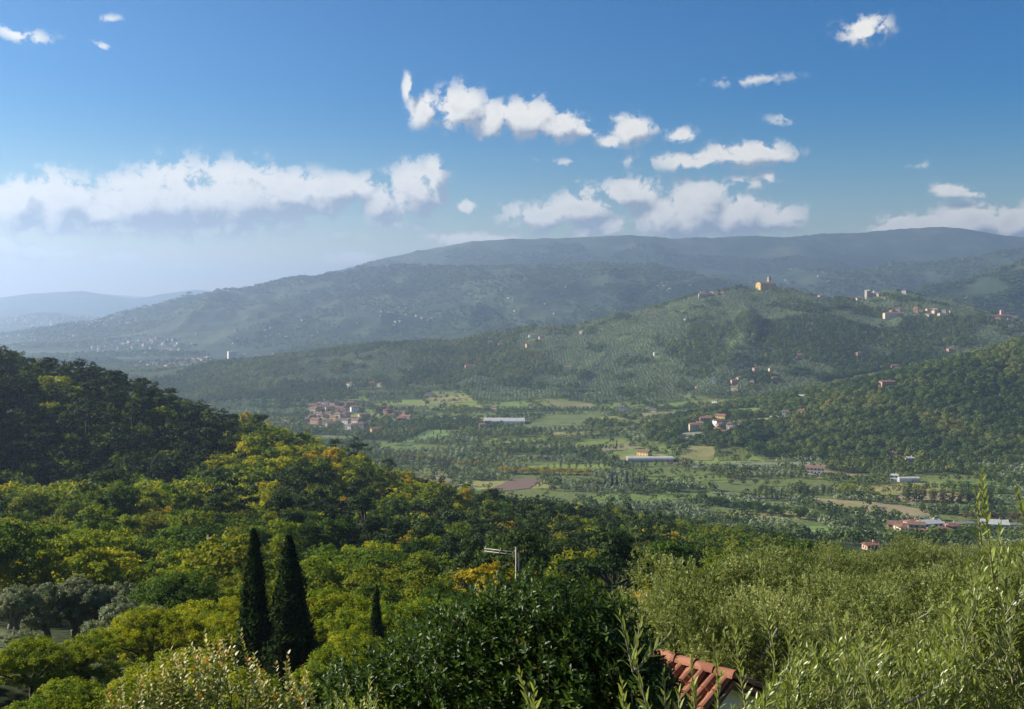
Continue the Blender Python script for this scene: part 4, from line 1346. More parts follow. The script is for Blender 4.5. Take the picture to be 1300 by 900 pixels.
def build_houses():
    rng = np.random.RandomState(40)
    for (px, py, w, wall, rf, st, hip, where) in SINGLE:
        w = round(w * .86, 1)
        x, y, z = hit(px, py, 500, 2850)
        house(x, y, z, rng.uniform(-.7, .3), w, round(min(w * .75, 10), 1), st, wall, rf, bool(hip), '%s house with %s roof %s' % (wall, ROOFS[rf], where), None, detail=(y < 1080))
    # clusters too alike to tell apart: shared labels per colour
    CL = [  # centre px, py, rx, ry, count, group words, min width
        (430, 529, 46, 16, 80, 'in the small town at the foot of the olive hill', 11),
        (498, 530, 24, 6, 6, 'among trees between the small town and the greenhouse', 11),
        (904, 374, 16, 5, 11, 'in the hamlet on the western crest of the castle hill', 12),
        (1045, 377, 14, 4, 9, 'on the saddle between church and ruined fort', 11),
        (1100, 377, 30, 6, 26, 'in the hilltop village under the ruined fort', 11),
        (1170, 399, 46, 5, 30, 'in the row along the shoulder of the castle hill', 11),
        (905, 545, 32, 10, 14, 'in the scattered hamlet by the vineyards', 10),
        (462, 547, 24, 5, 6, 'along the road near the small town', 11),
        (1285, 405, 26, 3, 6, 'on the eastern shoulder of the castle hill', 11),
        (1160, 346, 16, 3, 5, 'high on the wooded hill behind the castle', 11),
        (945, 480, 40, 18, 6, 'scattered over the olive slope of the castle hill', 8),
        (660, 435, 40, 8, 6, 'strung along the crest of the olive hill', 10),
        (470, 487, 40, 10, 5, 'in olive groves above the small town', 9),
    ]
    for (cx, cy_, rx, ry, n, where, mw) in CL:
        for k in range(n):
            a, rr = rng.rand() * 2 * pi, sqrt(rng.rand())
            x, y, z = hit(cx + rx * rr * cos(a), cy_ + ry * rr * sin(a), 700, 4200 if cy_ < 350 else 2850)
            if any(math.hypot(x - a_, y - b_) < r_ * .5 + 5 for a_, b_, r_ in HOUSE_XY): continue
            wall = rng.choice(['cream', 'white', 'pink', 'ochre', 'stone', 'yellow'], p=[.30, .24, .18, .08, .12, .08])
            rf = rng.choice(['roof', 'roof_brown'], p=[.7, .3])
            w = float(rng.choice([0, 2, 4])) + mw; st = int(rng.choice([1, 2, 3], p=[.2, .55, .25]))
            house(x, y, z, float(rng.choice([0, .4, -.5, 1.2])), w, round(w * .7, 1), st, wall, rf, bool(rng.rand() < .5), '%s house with %s roof %s' % (wall, ROOFS[rf], where), 'houses ' + where + ', ' + wall + ' with ' + ROOFS[rf] + ' roof')
    # the village below the right-hand meadows
    VIL = [(1150, 677, 15, 'cream', 'roof_brown', 2, 'at the far end of the valley hamlet'), (1163, 679, 12, 'stone', 'roof_brown', 3, 'tall and grey in the middle of the valley hamlet'),
           (1180, 677, 16, 'white', 'roof_pale', 3, 'largest in the valley hamlet'), (1196, 681, 14, 'cream', 'roof', 2, 'nearest in the valley hamlet'),
           (1207, 676, 13, 'pink', 'roof', 2, 'at the road end of the valley hamlet'), (1140, 669, 16, 'pink', 'roof_brown', 1, 'low at the back of the valley hamlet'),
           (1186, 669, 14, 'grey', 'roof_pale', 1, 'long and grey behind the valley hamlet'), (1262, 668, 20, 'grey', 'roof_pale', 1, 'along the road past the valley hamlet'),
           (1158, 671, 11, 'pink', 'roof', 2, 'set back in the valley hamlet'), (1172, 684, 12, 'white', 'roof', 2, 'lowest in the valley hamlet')]
    for (px, py, w, wall, rf, st, where) in VIL:
        x, y, z = hit(px, py, 500)
        house(x, y, z, rng.uniform(-.4, .4), w, round(w * .68, 1), st, wall, rf, st == 2, '%s house with %s roof %s' % (wall, ROOFS[rf], where), None, detail=True)


build_houses()


# long low sheds and greenhouses
def shed(px, py, w, d, h, wall, label, cat='greenhouse', name='greenhouse', rz=0.0):
    x, y, z = hit(px, py, 500)
    o = empty(name, (x, y, z), rz)
    n = max(1, int(d / 9)); V, Fc = [], []
    dd = d / n
    b = MB(); b.box(-w / 2, w / 2, 0, d, -1.5, h); put('wall', b.mesh('wall', M['wall_' + wall]), parent=o)
    for k in range(n):
        y0 = k * dd; i = len(V)
        for xx in (-w / 2 - .3, w / 2 + .3):
            for s in range(7):
                a = pi * s / 6
                V.append((xx, y0 + dd / 2 - cos(a) * dd / 2 * .99, h + .02 + sin(a) * dd * .22))
        for s in range(6): Fc.append((i + s, i + s + 7, i + s + 8, i + s + 1))
        Fc.append(tuple(i + s for s in range(7))[::-1]); Fc.append(tuple(i + 7 + s for s in range(7)))
    put('roof', poly_mesh('roof', V, Fc, M['roof_pale']), parent=o)
    props(o, label, cat)
    HOUSE_XY.append((x, y + d / 2, w * .55))


shed(640, 538, 62, 40, 3.6, 'white', 'long white greenhouse roofs below the olive hill')
shed(826, 586, 52, 12, 3, 'grey', 'long low grey greenhouse in front of the yellow house')
shed(1150, 612, 12, 8, 3.5, 'white', 'white farm shed beneath the right-hand wood', 'shed', 'farm_shed')
shed(1163, 612, 8, 8, 3.5, 'grey', 'grey farm shed beside the white one under the wood', 'shed', 'farm_shed')
shed(1095, 681, 9, 7, 2.4, 'grey', 'grey sheet-roofed shed beside the valley hamlet', 'shed', 'farm_shed')


# ------------------------------------------------------------------ the hilltop church and the ruined fort
def church():
    x, y, z = hit(972, 366, 1500, 2850)
    o = empty('church', (x, y, z), radians(24))
    w, d, h = 48, 20, 13
    V = [(-w / 2, -d / 2, -8), (w / 2, -d / 2, -8), (w / 2, d / 2, -8), (-w / 2, d / 2, -8), (-w / 2, -d / 2, h), (w / 2, -d / 2, h), (w / 2, d / 2, h), (-w / 2, d / 2, h), (-w / 2, 0, h + 4), (w / 2, 0, h + 4)]
    put('wall', poly_mesh('wall', V, [(0, 1, 5, 4), (1, 2, 6, 5), (2, 3, 7, 6), (3, 0, 4, 7), (4, 8, 7), (5, 6, 9)], M['wall_church']), parent=o)
    V = [(-w / 2 - .6, -d / 2 - .8, h - .1), (w / 2 + .6, -d / 2 - .8, h - .1), (w / 2 + .6, 0, h + 4.3), (-w / 2 - .6, 0, h + 4.3), (w / 2 + .6, d / 2 + .8, h - .1), (-w / 2 - .6, d / 2 + .8, h - .1)]
    V += [(a, b, c + .5) for a, b, c in V]
    put('roof', poly_mesh('roof', V, [(6, 7, 8, 9), (9, 8, 10, 11), (3, 2, 1, 0), (5, 4, 2, 3), (0, 1, 7, 6), (4, 5, 11, 10), (1, 2, 8, 7), (2, 4, 10, 8), (3, 0, 6, 9), (5, 3, 9, 11)], M['roof']), parent=o)
    b = MB(); b.box(18, 25.5, 10.1, 17.6, -6, 30); b.box(17.6, 25.9, 9.7, 18, 22, 22.6)
    t = put('bell_tower', b.mesh('bell_tower', M['wall_stone']), parent=o)
    put('tower_roof', poly_mesh('tower_roof', [(17.5, 9.6, 30.02), (26, 9.6, 30.02), (26, 18.1, 30.02), (17.5, 18.1, 30.02), (21.7, 13.8, 33.5)], [(3, 2, 1, 0), (0, 1, 4), (1, 2, 4), (2, 3, 4), (3, 0, 4)], M['roof_brown']), parent=t)
    for (xx, yy, rz) in ((21.7, 10.07, 0), (21.7, 17.63, 0), (17.97, 13.8, pi / 2), (25.53, 13.8, pi / 2)):
        b = MB(); b.box(-1.2, 1.2, -.05, .05, 24, 28); put('belfry_opening', b.mesh('belfry_opening', M['window']), (xx, yy, 0), rz, parent=t)
    b = MB(); b.box(-.7, .7, -.05, .05, 8, 11); wm_ = b.mesh('window', M['window'])
    for k in range(5): put('window', wm_, (-18 + 9 * k, -d / 2, 0), 0, parent=o)
    for k in (-1, 0, 1): put('window', wm_, (-w / 2, k * 6, 0), pi / 2, parent=o)
    b = MB(); b.box(-1.5, 1.5, -.06, .06, -1, 3.5); put('door', b.mesh('door', M['timber']), (-w / 2, 2.8, 0), pi / 2, parent=o)
    props(o, 'large ochre church with bell tower on top of the castle hill', 'church')
    HOUSE_XY.append((x, y, 26))


M['wall_church'] = plain('ochre_plaster', (.62, .40, .13), .9, .10, .1)
church()


def fort():
    x, y, z = hit(1108, 366, 1500, 2850)
    o = empty('ruined_fort', (x, y, z), .3)
    b = MB(); b.box(-22, -12, -5, 5, -5, 13); b.box(-22, -20, -5, 5, 13, 15); b.box(-14.5, -12, -5, 5, 13, 16)
    put('broken_tower', b.mesh('broken_tower', M['wall_stone']), parent=o)
    b = MB(); b.box(3, 16, -4, 5, -5, 11); b.box(3, 6.5, -4, 5, 11, 13.5); b.box(10, 12, -4, 5, 11, 12.5)
    put('keep', b.mesh('keep', M['wall_stone']), parent=o)
    b = MB(); b.box(-12.05, 3.05, -1, 1, -5, 7)
    put('curtain_wall', b.mesh('curtain_wall', M['wall_stone']), parent=o)
    props(o, 'dark ruined stone fort on the eastern knoll of the castle hill', 'fort')
    HOUSE_XY.append((x, y, 24))


fort()


def long_building(px, py, w, d, h, wall, label, name, cat, tower=False, rz=0.0):
    x, y, z = hit(px, py, 1500, 2850)
    o = empty(name, (x, y, z), rz)
    b = MB(); b.box(-w / 2, w / 2, 0, d, -6, h); put('wall', b.mesh('wall', M['wall_' + wall]), parent=o)
    V = [(-w / 2 - .5, -.6, h + .01), (w / 2 + .5, -.6, h + .01), (w / 2 + .5, d + .6, h + .01), (-w / 2 - .5, d + .6, h + .01), (-w / 2 + 3, d / 2, h + 2.6), (w / 2 - 3, d / 2, h + 2.6)]
    put('roof', poly_mesh('roof', V, [(3, 2, 1, 0), (0, 1, 5, 4), (2, 3, 4, 5), (1, 2, 5), (3, 0, 4)], M['roof']), parent=o)
    if tower:
        b = MB(); b.box(w * .2, w * .2 + 7, d, d + 7, -5, 20); t = put('tower', b.mesh('tower', M['wall_' + wall]), parent=o)
        c = w * .2
        put('tower_roof', poly_mesh('tower_roof', [(c - .5, d - .5, 20.01), (c + 7.5, d - .5, 20.01), (c + 7.5, d + 7.5, 20.01), (c - .5, d + 7.5, 20.01), (c + 3.5, d + 3.5, 23)], [(3, 2, 1, 0), (0, 1, 4), (1, 2, 4), (2, 3, 4), (3, 0, 4)], M['roof']), parent=t)
    b = MB(); b.box(-.6, .6, -.05, .05, 3, 5.2); wm_ = b.mesh('window', M['window'])
    for k in range(int(w / 9)): put('window', wm_, (-w / 2 + 5 + 9 * k, 0, 0), 0, parent=o)
    props(o, label, cat); HOUSE_XY.append((x, y, w * .5))


long_building(1266, 405, 74, 12, 7, 'pink', 'long pink convent with square tower on the eastern shoulder', 'convent', 'building', True)
long_building(1136, 404, 50, 12, 11, 'cream', 'long cream terrace building at the head of the village row', 'terrace_building', 'building', False, .1)
long_building(893, 379, 22, 12, 11, 'stone', 'large stone house at the end of the western hamlet', 'stone_house', 'house')

# ------------------------------------------------------------------ houses too far and too many to count: towns in the haze
def far_towns():
    rng = np.random.RandomState(77)
    V, Q, MI = [], [], []
    mats = [M['wall_white'], M['wall_cream'], M['roof'], M['wall_grey'], M['wall_pink']]
    n = 0

    def box(x, y, z, w, d, h, rz, mi):
        c, s = cos(rz), sin(rz)
        P = []
        for zz in (z - 3, z + h):
            for a, b in ((-w, -d), (w, -d), (w, d), (-w, d)):
                P.append((x + (a * c - b * s) / 2, y + (a * s + b * c) / 2, zz))
        i = len(V); V.extend(P)
        r = z + h + .22 * d; e = [(x - w * .5 * c, y - w * .5 * s, r), (x + w * .5 * c, y + w * .5 * s, r)]; V.extend(e)
        Q.extend([(i, i + 1, i + 5, i + 4), (i + 1, i + 2, i + 6, i + 5), (i + 2, i + 3, i + 7, i + 6), (i + 3, i, i + 4, i + 7), (i + 4, i + 5, i + 9, i + 8), (i + 6, i + 7, i + 8, i + 9)])
        MI.extend([mi] * 4 + [2] * 2)
    for (cx, cy_, rx, ry, cnt, big) in [(240, 463, 70, 8, 150, .8), (300, 458, 60, 5, 60, 1), (70, 409, 110, 8, 300, 1.0), (50, 428, 80, 10, 110, .8), (300, 425, 60, 14, 16, .7), (420, 420, 90, 25, 12, .6), (520, 400, 40, 12, 22, .6), (180, 440, 70, 12, 90, 1),
                                        (1005, 342, 5, 3, 4, 1.0), (1040, 352, 60, 8, 7, .7), (720, 380, 90, 24, 9, .6), (560, 375, 100, 20, 8, .6), (845, 365, 40, 8, 10, 1)]:
        for k in range(cnt):
            a, rr = rng.rand() * 2 * pi, sqrt(rng.rand())
            py = cy_ + ry * rr * sin(a)
            x, y, z = hit(cx + rx * rr * cos(a), max(py, 388 if cx < 400 else 300), 2600)
            tall = rng.rand() < .02 and big >= 1
            w = rng.uniform(9, 19) * big
            box(x, y, z, w, w * rng.uniform(.5, .8), rng.uniform(5, 10) * (3 if tall else 1) * big, rng.rand() * 3, int(rng.choice([0, 1, 3, 4], p=[.22, .34, .28, .16])))
            FAR_XY.append((x, y))
    o = put('distant_houses', poly_mesh('distant_houses', V, Q, mats, matidx=MI)); props(o, kind='stuff')


FAR_XY = []
far_towns()


def tower_block(px, py, w, h, label):
    x, y, z = hit(px, py, 2600)
    o = empty('tower_block', (x, y, z), .5)
    b = MB(); b.box(-w / 2, w / 2, -7, 7, -4, h); put('wall', b.mesh('wall', M['wall_white']), parent=o)
    b = MB(); b.box(-w / 2 - .4, w / 2 + .4, -7.4, 7.4, h + .01, h + .9); b.box(-3, 3, -3, 3, h + .9, h + 3.4); put('roof', b.mesh('roof', M['wall_grey']), parent=o)
    b = MB(); b.box(-w / 2 + 1.5, w / 2 - 1.5, -.06, .06, 0, 1.4); wm_ = b.mesh('window_band', M['window'])
    for k in range(int(h / 3.2)): put('window_band', wm_, (0, -7, 1 + 3.2 * k), 0, parent=o)
    props(o, label, 'apartment block')


tower_block(295, 461, 26, 34, 'white apartment tower, taller of two in the hazy town')
tower_block(306, 461, 22, 26, 'white apartment tower, lower of two in the hazy town')

# ------------------------------------------------------------------ trees of the valley floor
ROW_XY = []


def tree_at(px, py, kind, sc, shade, label, group=None, lod=1, rng=random.Random(3), cat='tree', wide=1.0, v=None):
    x, y, z = hit(px, py, 450)
    ROW_XY.append((x, y, 4))
    return plant(kind, lod, rng.randrange(5) if v is None else v, x, y, z - .2, sc, rng.random() * 6.28, shade, label, group, cat, wide=wide)


def row(p0, p1, kind, step, sc, shade, label, jit=1.0, depth_rows=1, wide=1.0, rng=random.Random(9)):
    x0, y0, _ = hit(*p0, 450); x1, y1, _ = hit(*p1, 450)
    L = math.hypot(x1 - x0, y1 - y0); n = max(2, int(L / step))
    k0, k1 = 1 - 26 / math.hypot(x0, y0), 1 - 26 / math.hypot(x1, y1)
    FIELD_POLYS.append(np.array([(x0 * k0, y0 * k0), (x1 * k1, y1 * k1), (x1, y1), (x0, y0)]))
    for r in range(depth_rows):
        for k in range(n):
            t = (k + .5 * (r % 2)) / n
            x = x0 + (x1 - x0) * t + rng.gauss(0, jit); y = y0 + (y1 - y0) * t + rng.gauss(0, jit) + r * step * .9
            if any(math.hypot(x - a, y - b) < c for a, b, c in HOUSE_XY): continue
            z = float(ground(np.array([x]), np.array([y]))[0])
            s = sc * rng.uniform(.8, 1.15)
            plant(kind, 1, rng.randrange(5), x, y, z - .2, s, rng.random() * 6.28, min(1, max(0, rng.gauss(shade, .12))), label, label, wide=wide)
            ROW_XY.append((x, y, 3.2))


row((636, 601), (748, 603), 'golden', 4.6, .82, .45, 'golden maple in the bright yellow tree row across the valley', depth_rows=2, wide=1.3)
row((575, 591), (640, 594), 'golden', 6, .75, .2, 'dull gold maple in the faded row left of the bright one')
row((700, 606), (770, 606), 'golden', 8, .55, .5, 'golden maple at the end of the yellow row by the cypresses')
row((505, 584), (580, 589), 'russet', 6.5, .9, .4, 'russet chestnut in the brown strip across the valley')
row((640, 583), (705, 586), 'russet', 9, .8, .45, 'russet chestnut clump behind the yellow tree row')
row((880, 610), (1012, 606), 'russet', 7, .72, .5, 'russet chestnut in the long rusty row before the white house')
row((852, 592), (885, 596), 'russet', 8, .9, .7, 'orange-brown chestnut at the start of the rusty row')
row((1226, 660), (1340, 662), 'russet', 5, .85, .45, 'rust-brown chestnut in the clipped hedge row by the road', jit=.5)
row((1005, 628), (1062, 628), 'poplar', 6.5, .78, .35, 'green poplar in the dense row beside the round golden tree', depth_rows=2)
row((960, 634), (1000, 636), 'poplar', 7, 1.0, .3, 'tall poplar in the clump past the small meadow', depth_rows=2)
row((1150, 636), (1265, 640), 'poplar', 7, .95, .62, 'olive-green poplar in the band before the wooded hill', depth_rows=2, wide=1.5)
row((1170, 650), (1225, 655), 'poplar', 7, .85, .5, 'poplar in the thicket above the valley hamlet', depth_rows=2, wide=1.5)
row((600, 564), (695, 561), 'oak', 8, .85, .45, 'oak in the straight hedgerow below the white greenhouse')
row((600, 575), (660, 577), 'poplar', 7, .75, .45, 'poplar in the pale row below the hedgerow oaks', wide=1.3)
row((695, 596), (858, 590), 'poplar', 8, .62, .15, 'dark poplar in the row before the grey greenhouse', wide=1.2)
row((735, 556), (800, 553), 'oak', 8, .8, .2, 'dark oak in the belt right of the green meadow')
row((520, 556), (586, 546), 'cypress', 14, .7, .5, 'slim tree standing in the bright meadow')
row((1185, 622), (1300, 628), 'oak', 8, .85, .4, 'oak in the belt at the foot of the wooded hill')
row((930, 615), (1000, 617), 'oak', 9, .7, .3, 'oak along the far edge of the small meadow')
row((440, 556), (520, 560), 'oak', 9, .8, .3, 'oak along the road past the small town')
row((540, 612), (610, 618), 'oak', 9, .9, .35, 'oak beside the ploughed field')
row((890, 640), (1040, 664), 'oak', 8.5, .95, .2, 'dark oak in the wooded belt below the tan field', jit=4, depth_rows=3)
row((700, 622), (770, 626), 'poplar', 8, .75, .7, 'yellowing poplar between ploughed field and cypresses', jit=3, wide=1.4)
for (a, b, s) in ((768, 618, .95), (777, 617, 1.2), (783, 620, 1.25), (796, 617, 1.3), (803, 622, .8), (812, 616, 1.1), (818, 619, 1.15), (789, 622, .8)):
    tree_at(a, b, 'cypress', s, .35, 'dark cypress in the clump beyond the wooded ridge', 'cypress clump beyond the wooded ridge', wide=1.25)
for (a, b, s) in ((1055, 661, .7), (1062, 664, .6), (775, 560, .8), (783, 566, .8), (870, 546, .7), (977, 528, .75), (985, 520, .7), (932, 492, .8), (926, 490, .75), (560, 520, .8)):
    tree_at(a, b, 'cypress', s, .4, 'lone dark cypress standing in the valley fields', 'lone cypresses of the valley')
tree_at(1075, 631, 'locust', 1.7, .66, 'large round golden-green tree beside the poplar row', wide=1.1)
tree_at(1110, 632, 'locust', 1.05, .6, 'smaller yellow-green tree right of the large round one')
for k, (a, b) in enumerate(((495, 528), (506, 530), (518, 528), (486, 522))):
    tree_at(a, b, 'russet', 1.55, .35, 'big tan-brown plane tree in the clump by the small town', 'tan plane trees by the small town', wide=1.15)
for (a, b, s) in ((463, 536, 1.3), (474, 538, 1.2), (540, 540, 1.1), (572, 538, 1.25), (585, 538, 1.2), (600, 540, 1.0)):
    tree_at(a, b, 'oak', s, .3, 'big dark tree between small town and greenhouse', 'big trees between town and greenhouse')
for (a, b, s) in ((935, 587, 1.2), (950, 584, .9), (958, 578, 1.7), (972, 582, 1.5), (990, 580, 1.6), (1012, 578, 1.5), (1045, 583, 1.3), (946, 568, 1.4), (962, 562, 1.5)):
    tree_at(a, b, 'oak', s, .18, 'massive dark oak at the edge of the wooded hill', 'massive oaks at the edge of the wooded hill')
for (a, b, s) in ((560, 600, 1.7), (568, 600, 1.6), (552, 604, 1.5), (548, 596, 1.4)):
    tree_at(a, b, 'poplar', s * .72, .25, 'tall grey-green poplar in the clump at the valley edge', 'tall poplars at the valley edge', wide=1.5)
for (a, b) in ((1180, 700), (1205, 690), (1150, 695), (1130, 690), (1085, 690), (1120, 683), (1230, 690), (1250, 685), (1222, 681), (1135, 662), (1185, 660)):
    tree_at(a, b, 'oak', 1.1, .45, 'broad oak around the valley hamlet', 'broad oaks around the valley hamlet')


# ------------------------------------------------------------------ groves and woods too many to count
def scatter(name, R0, R1, tmin, tmax, spacing, tmpl, material, keep, scale, seed, tint_f, rows=None, margin=0.0, top=6):
    rng = np.random.RandomState(seed)
    x0, x1 = R1 * sin(radians(tmin)), R1 * sin(radians(tmax))
    gx, gy = np.meshgrid(np.arange(x0, x1, spacing), np.arange(R0 * .85, R1, spacing))
    j = .42 if rows is None else rows
    x = (gx + rng.uniform(-j, j, gx.shape) * spacing).ravel(); y = (gy + rng.uniform(-j, j, gx.shape) * spacing).ravel()
    r = np.hypot(x, y)
    s = (r > R0) & (r < R1)
    x, y = x[s], y[s]
    z = ground(x, y)
    s = in_sight(x, y, z + top, margin, 29.5)
    x, y, z = x[s], y[s], z[s]
    s = keep(x, y, z, rng)
    x, y, z = x[s], y[s], z[s]
    n = len(x)
    sc = scale(x, y, rng)
    o = merged(name, tmpl, x, y, z, sc, rng.rand(n) * 6.28, rng.randint(0, len(tmpl), n), tint_f(x, y, rng), material, rng.uniform(.85, 1.2, n))
    props(o, kind='stuff')
    print(name, n)


def clear_of(x, y, pad=1.0):
    ok = ~in_polys(x, y, FIELD_POLYS)
    for arr in (HOUSE_XY, ROW_XY):
        for a, b, c in arr:
            d = (np.abs(x - a) < c + pad) & (np.abs(y - b) < c + pad)
            ok &= ~d
    return ok


def keep_olive(x, y, z, rng):
    w = wood_cover(x, y)
    h, edge = parcel(x, y)
    flat = z < 14
    k = (w < .5) & np.where(flat, (h < .48) & (edge > 3), fbm(x, y, 70, 3, seed=61) > .22)
    return k & clear_of(x, y)


def keep_wood(x, y, z, rng):
    w = wood_cover(x, y)
    h, edge = parcel(x, y)
    flat = z < 14
    n = fbm(x, y, 45, 3, seed=63)
    k = (w > .5) | (flat & (((edge < 4.0) & (n > .40)) | ((h > .48) & (h < .58) & (n > .40)) | (n > .70))) | (~flat & (n > .655))
    return k & clear_of(x, y)


OT = [far_template(200 + k, 24, 2.9, 4.6, 1.75) for k in range(4)]
WT = [far_template(300 + k, 48, 4.3, 9.5, 2.1) for k in range(6)]
BT = [far_template(400 + k, 44, 11, 13, 5.2) for k in range(6)]
tn = lambda sd, scl, amp=.9, mid=.5: (lambda x, y, rng: np.clip(mid + (fbm(x, y, scl, 3, seed=sd) - .5) * amp * 2 + rng.normal(0, .13, len(x)), 0, 1))
RW = [far_template(500 + k, 150, 5.4, 10.5, 1.75) for k in range(6)]
on_right = lambda x, y: ridge_h(x, y, *RIDGES['right_wood']) > 4
scatter('olive_grove_foliage', 640, 3100, -30, 30, 6.6, OT, M['far_olive'], keep_olive, lambda x, y, r: r.uniform(.75, 1.3, len(x)), 81, tn(71, 120, .5, .5), rows=.2)
scatter('hillside_woods', 640, 3100, -30, 30, 7.6, WT, M['far_wood'], lambda x, y, z, r: keep_wood(x, y, z, r) & ~on_right(x, y), lambda x, y, r: r.uniform(.6, 1.25, len(x)) * np.where(ground(x, y) < 14, .8, 1), 82, tn(72, 110, .42, .5), top=9)
scatter('spur_woods', 900, 1900, -10, 30, 7.6, RW, M['far_wood'], lambda x, y, z, r: on_right(x, y) & clear_of(x, y), lambda x, y, r: np.clip(r.uniform(.42, 1.15, len(x)) + .5 * (fbm(x, y, 60, 3, seed=91) - .5), .4, 1.4), 86, tn(76, 90, .5, .45), top=9)
scatter('right_back_woods', 3100, 4800, 5, 30, 15, BT, M['far_wood'], lambda x, y, z, r: (z > 10) & (fbm(x, y, 160, 3, seed=64) > .40), lambda x, y, r: r.uniform(.5, .9, len(x)), 83, tn(73, 200, .4, .36), top=10)
scatter('plain_vegetation', 3100, 6000, -30, 8, 26, BT, M['far_wood'], lambda x, y, z, r: fbm(x, y, 260, 4, seed=65) > .46, lambda x, y, r: r.uniform(.35, .95, len(x)), 84, tn(74, 300, .4, .40), top=8)
scatter('mountain_woods', 4800, 7000, -22, 30, 30, BT, M['far_wood'], lambda x, y, z, r: (z > 20) & (fbm(x, y, 300, 4, seed=66) > .45), lambda x, y, r: r.uniform(.7, 1.4, len(x)), 85, tn(75, 400, .4, .36), top=10)

# ------------------------------------------------------------------ foreground: twigs and leaves with real shapes
def leaf_shapes(B, D, Nn, l, w, fold=.25, droop=.12):
    """pointed leaves, folded along the midrib: base B, direction D, upward normal Nn, lengths l, widths w"""
    n = len(B)
    D = unit(D); S = unit(np.cross(D, Nn)); U = np.cross(S, D)
    l = np.broadcast_to(l, (n,))[:, None]; w = np.broadcast_to(w, (n,))[:, None]
    V = np.empty((n, 12, 3)); k = 0
    for t, ww in ((0, .10), (.32, .92), (.68, .80), (1, .05)):
        mid = B + D * l * t - U * (l * droop * t * t)
        V[:, k] = mid + S * w * ww * .5 + U * (w * ww * fold * .5)
        V[:, k + 1] = mid
        V[:, k + 2] = mid - S * w * ww * .5 + U * (w * ww * fold * .5)
        k += 3
    q = []
    for s in range(3):
        a = s * 3
        q += [(a, a + 3, a + 4, a + 1), (a + 1, a + 4, a + 5, a + 2)]
    Q = np.array(q)[None] + (np.arange(n) * 12)[:, None, None]
    return V.reshape(-1, 3), Q.reshape(-1, 4)


class Sprays:
    """gathers leaves and twigs of one plant"""
    def __init__(s): s.V, s.Q, s.T, s.n, s.stems = [], [], [], 0, MB()

    def leaves(s, B, D, Nn, l, w, tint, fold=.25, droop=.12):
        V, Q = leaf_shapes(B, D, Nn, l, w, fold, droop)
        s.V.append(V); s.Q.append(Q + s.n); s.n += len(V); s.T.append(np.repeat(tint, 12))

    def twig(s, p0, p1, rng, gap, l, w, r0=.004, ang=.75, bow=.06, mid=.5, spread=.14, start=.08, tipl=.55, fold=.25, tip_tint=0.0, pairs=True):
        p0, p1 = np.asarray(p0, float), np.asarray(p1, float)
        L = np.linalg.norm(p1 - p0); ax = (p1 - p0) / L
        side = unit(np.cross(ax, rng.normal(size=3))); n = 6
        tt = np.linspace(0, 1, n)
        P = p0 + (p1 - p0) * tt[:, None] + side * (bow * L * np.sin(pi * tt))[:, None]
        s.stems.tube([tuple(q) for q in P], [r0 * (1 - .75 * t) for t in tt], 5, cap=False)
        k = max(3, int(L * (1 - start) / gap))
        t = np.repeat(np.linspace(start, 1, k), 2)
        B = p0 + (p1 - p0) * t[:, None] + side * (bow * L * np.sin(pi * t))[:, None]
        az = np.repeat(np.arange(k) * (pi / 2) + rng.rand() * 6, 2) + np.tile([0, pi], k) + rng.normal(0, .3, 2 * k)
        a = unit(np.cross(ax, [.3, .5, .8])); b = np.cross(ax, a)
        rad = a * np.cos(az)[:, None] + b * np.sin(az)[:, None]
        an = ang * rng.uniform(.6, 1.25, 2 * k) * (1 - .45 * t)
        D = ax * np.cos(an)[:, None] + rad * np.sin(an)[:, None]
        Nn = unit(ax * np.sin(an)[:, None] - rad * np.cos(an)[:, None] + rng.normal(0, .25, (2 * k, 3)))
        ll = l * rng.uniform(.7, 1.2, 2 * k) * np.clip(1.2 - t * (1 - tipl) * 1.2, tipl, 1)
        s.leaves(B, D, Nn, ll, w * ll / l, np.clip(rng.normal(mid, spread, 2 * k) + tip_tint * (t - .5), 0, 1), fold)

    def build(s, root, leafm, twigm, leaf_name='crown', shade=.5):
        V = np.concatenate(s.V); Q = np.concatenate(s.Q); T = np.concatenate(s.T)
        q4 = np.array(s.stems.F); V2 = np.array(s.stems.V, float).reshape(-1, 3)
        me = quad_mesh(leaf_name, np.concatenate([V, V2]), np.concatenate([Q, q4 + len(V)]), [leafm, twigm], np.concatenate([T, np.full(len(V2), .5)]), smooth=True,
                       matidx=np.r_[np.zeros(len(Q)), np.ones(len(q4))])
        c = put(leaf_name, me, parent=root)
        c.color = (shade, .5, .5, 1)


def P3(px, py, d): return np.array([float(v) for v in pix(px, py, d)])


def gz(x, y): return float(ground(np.array([x]), np.array([y]))[0])


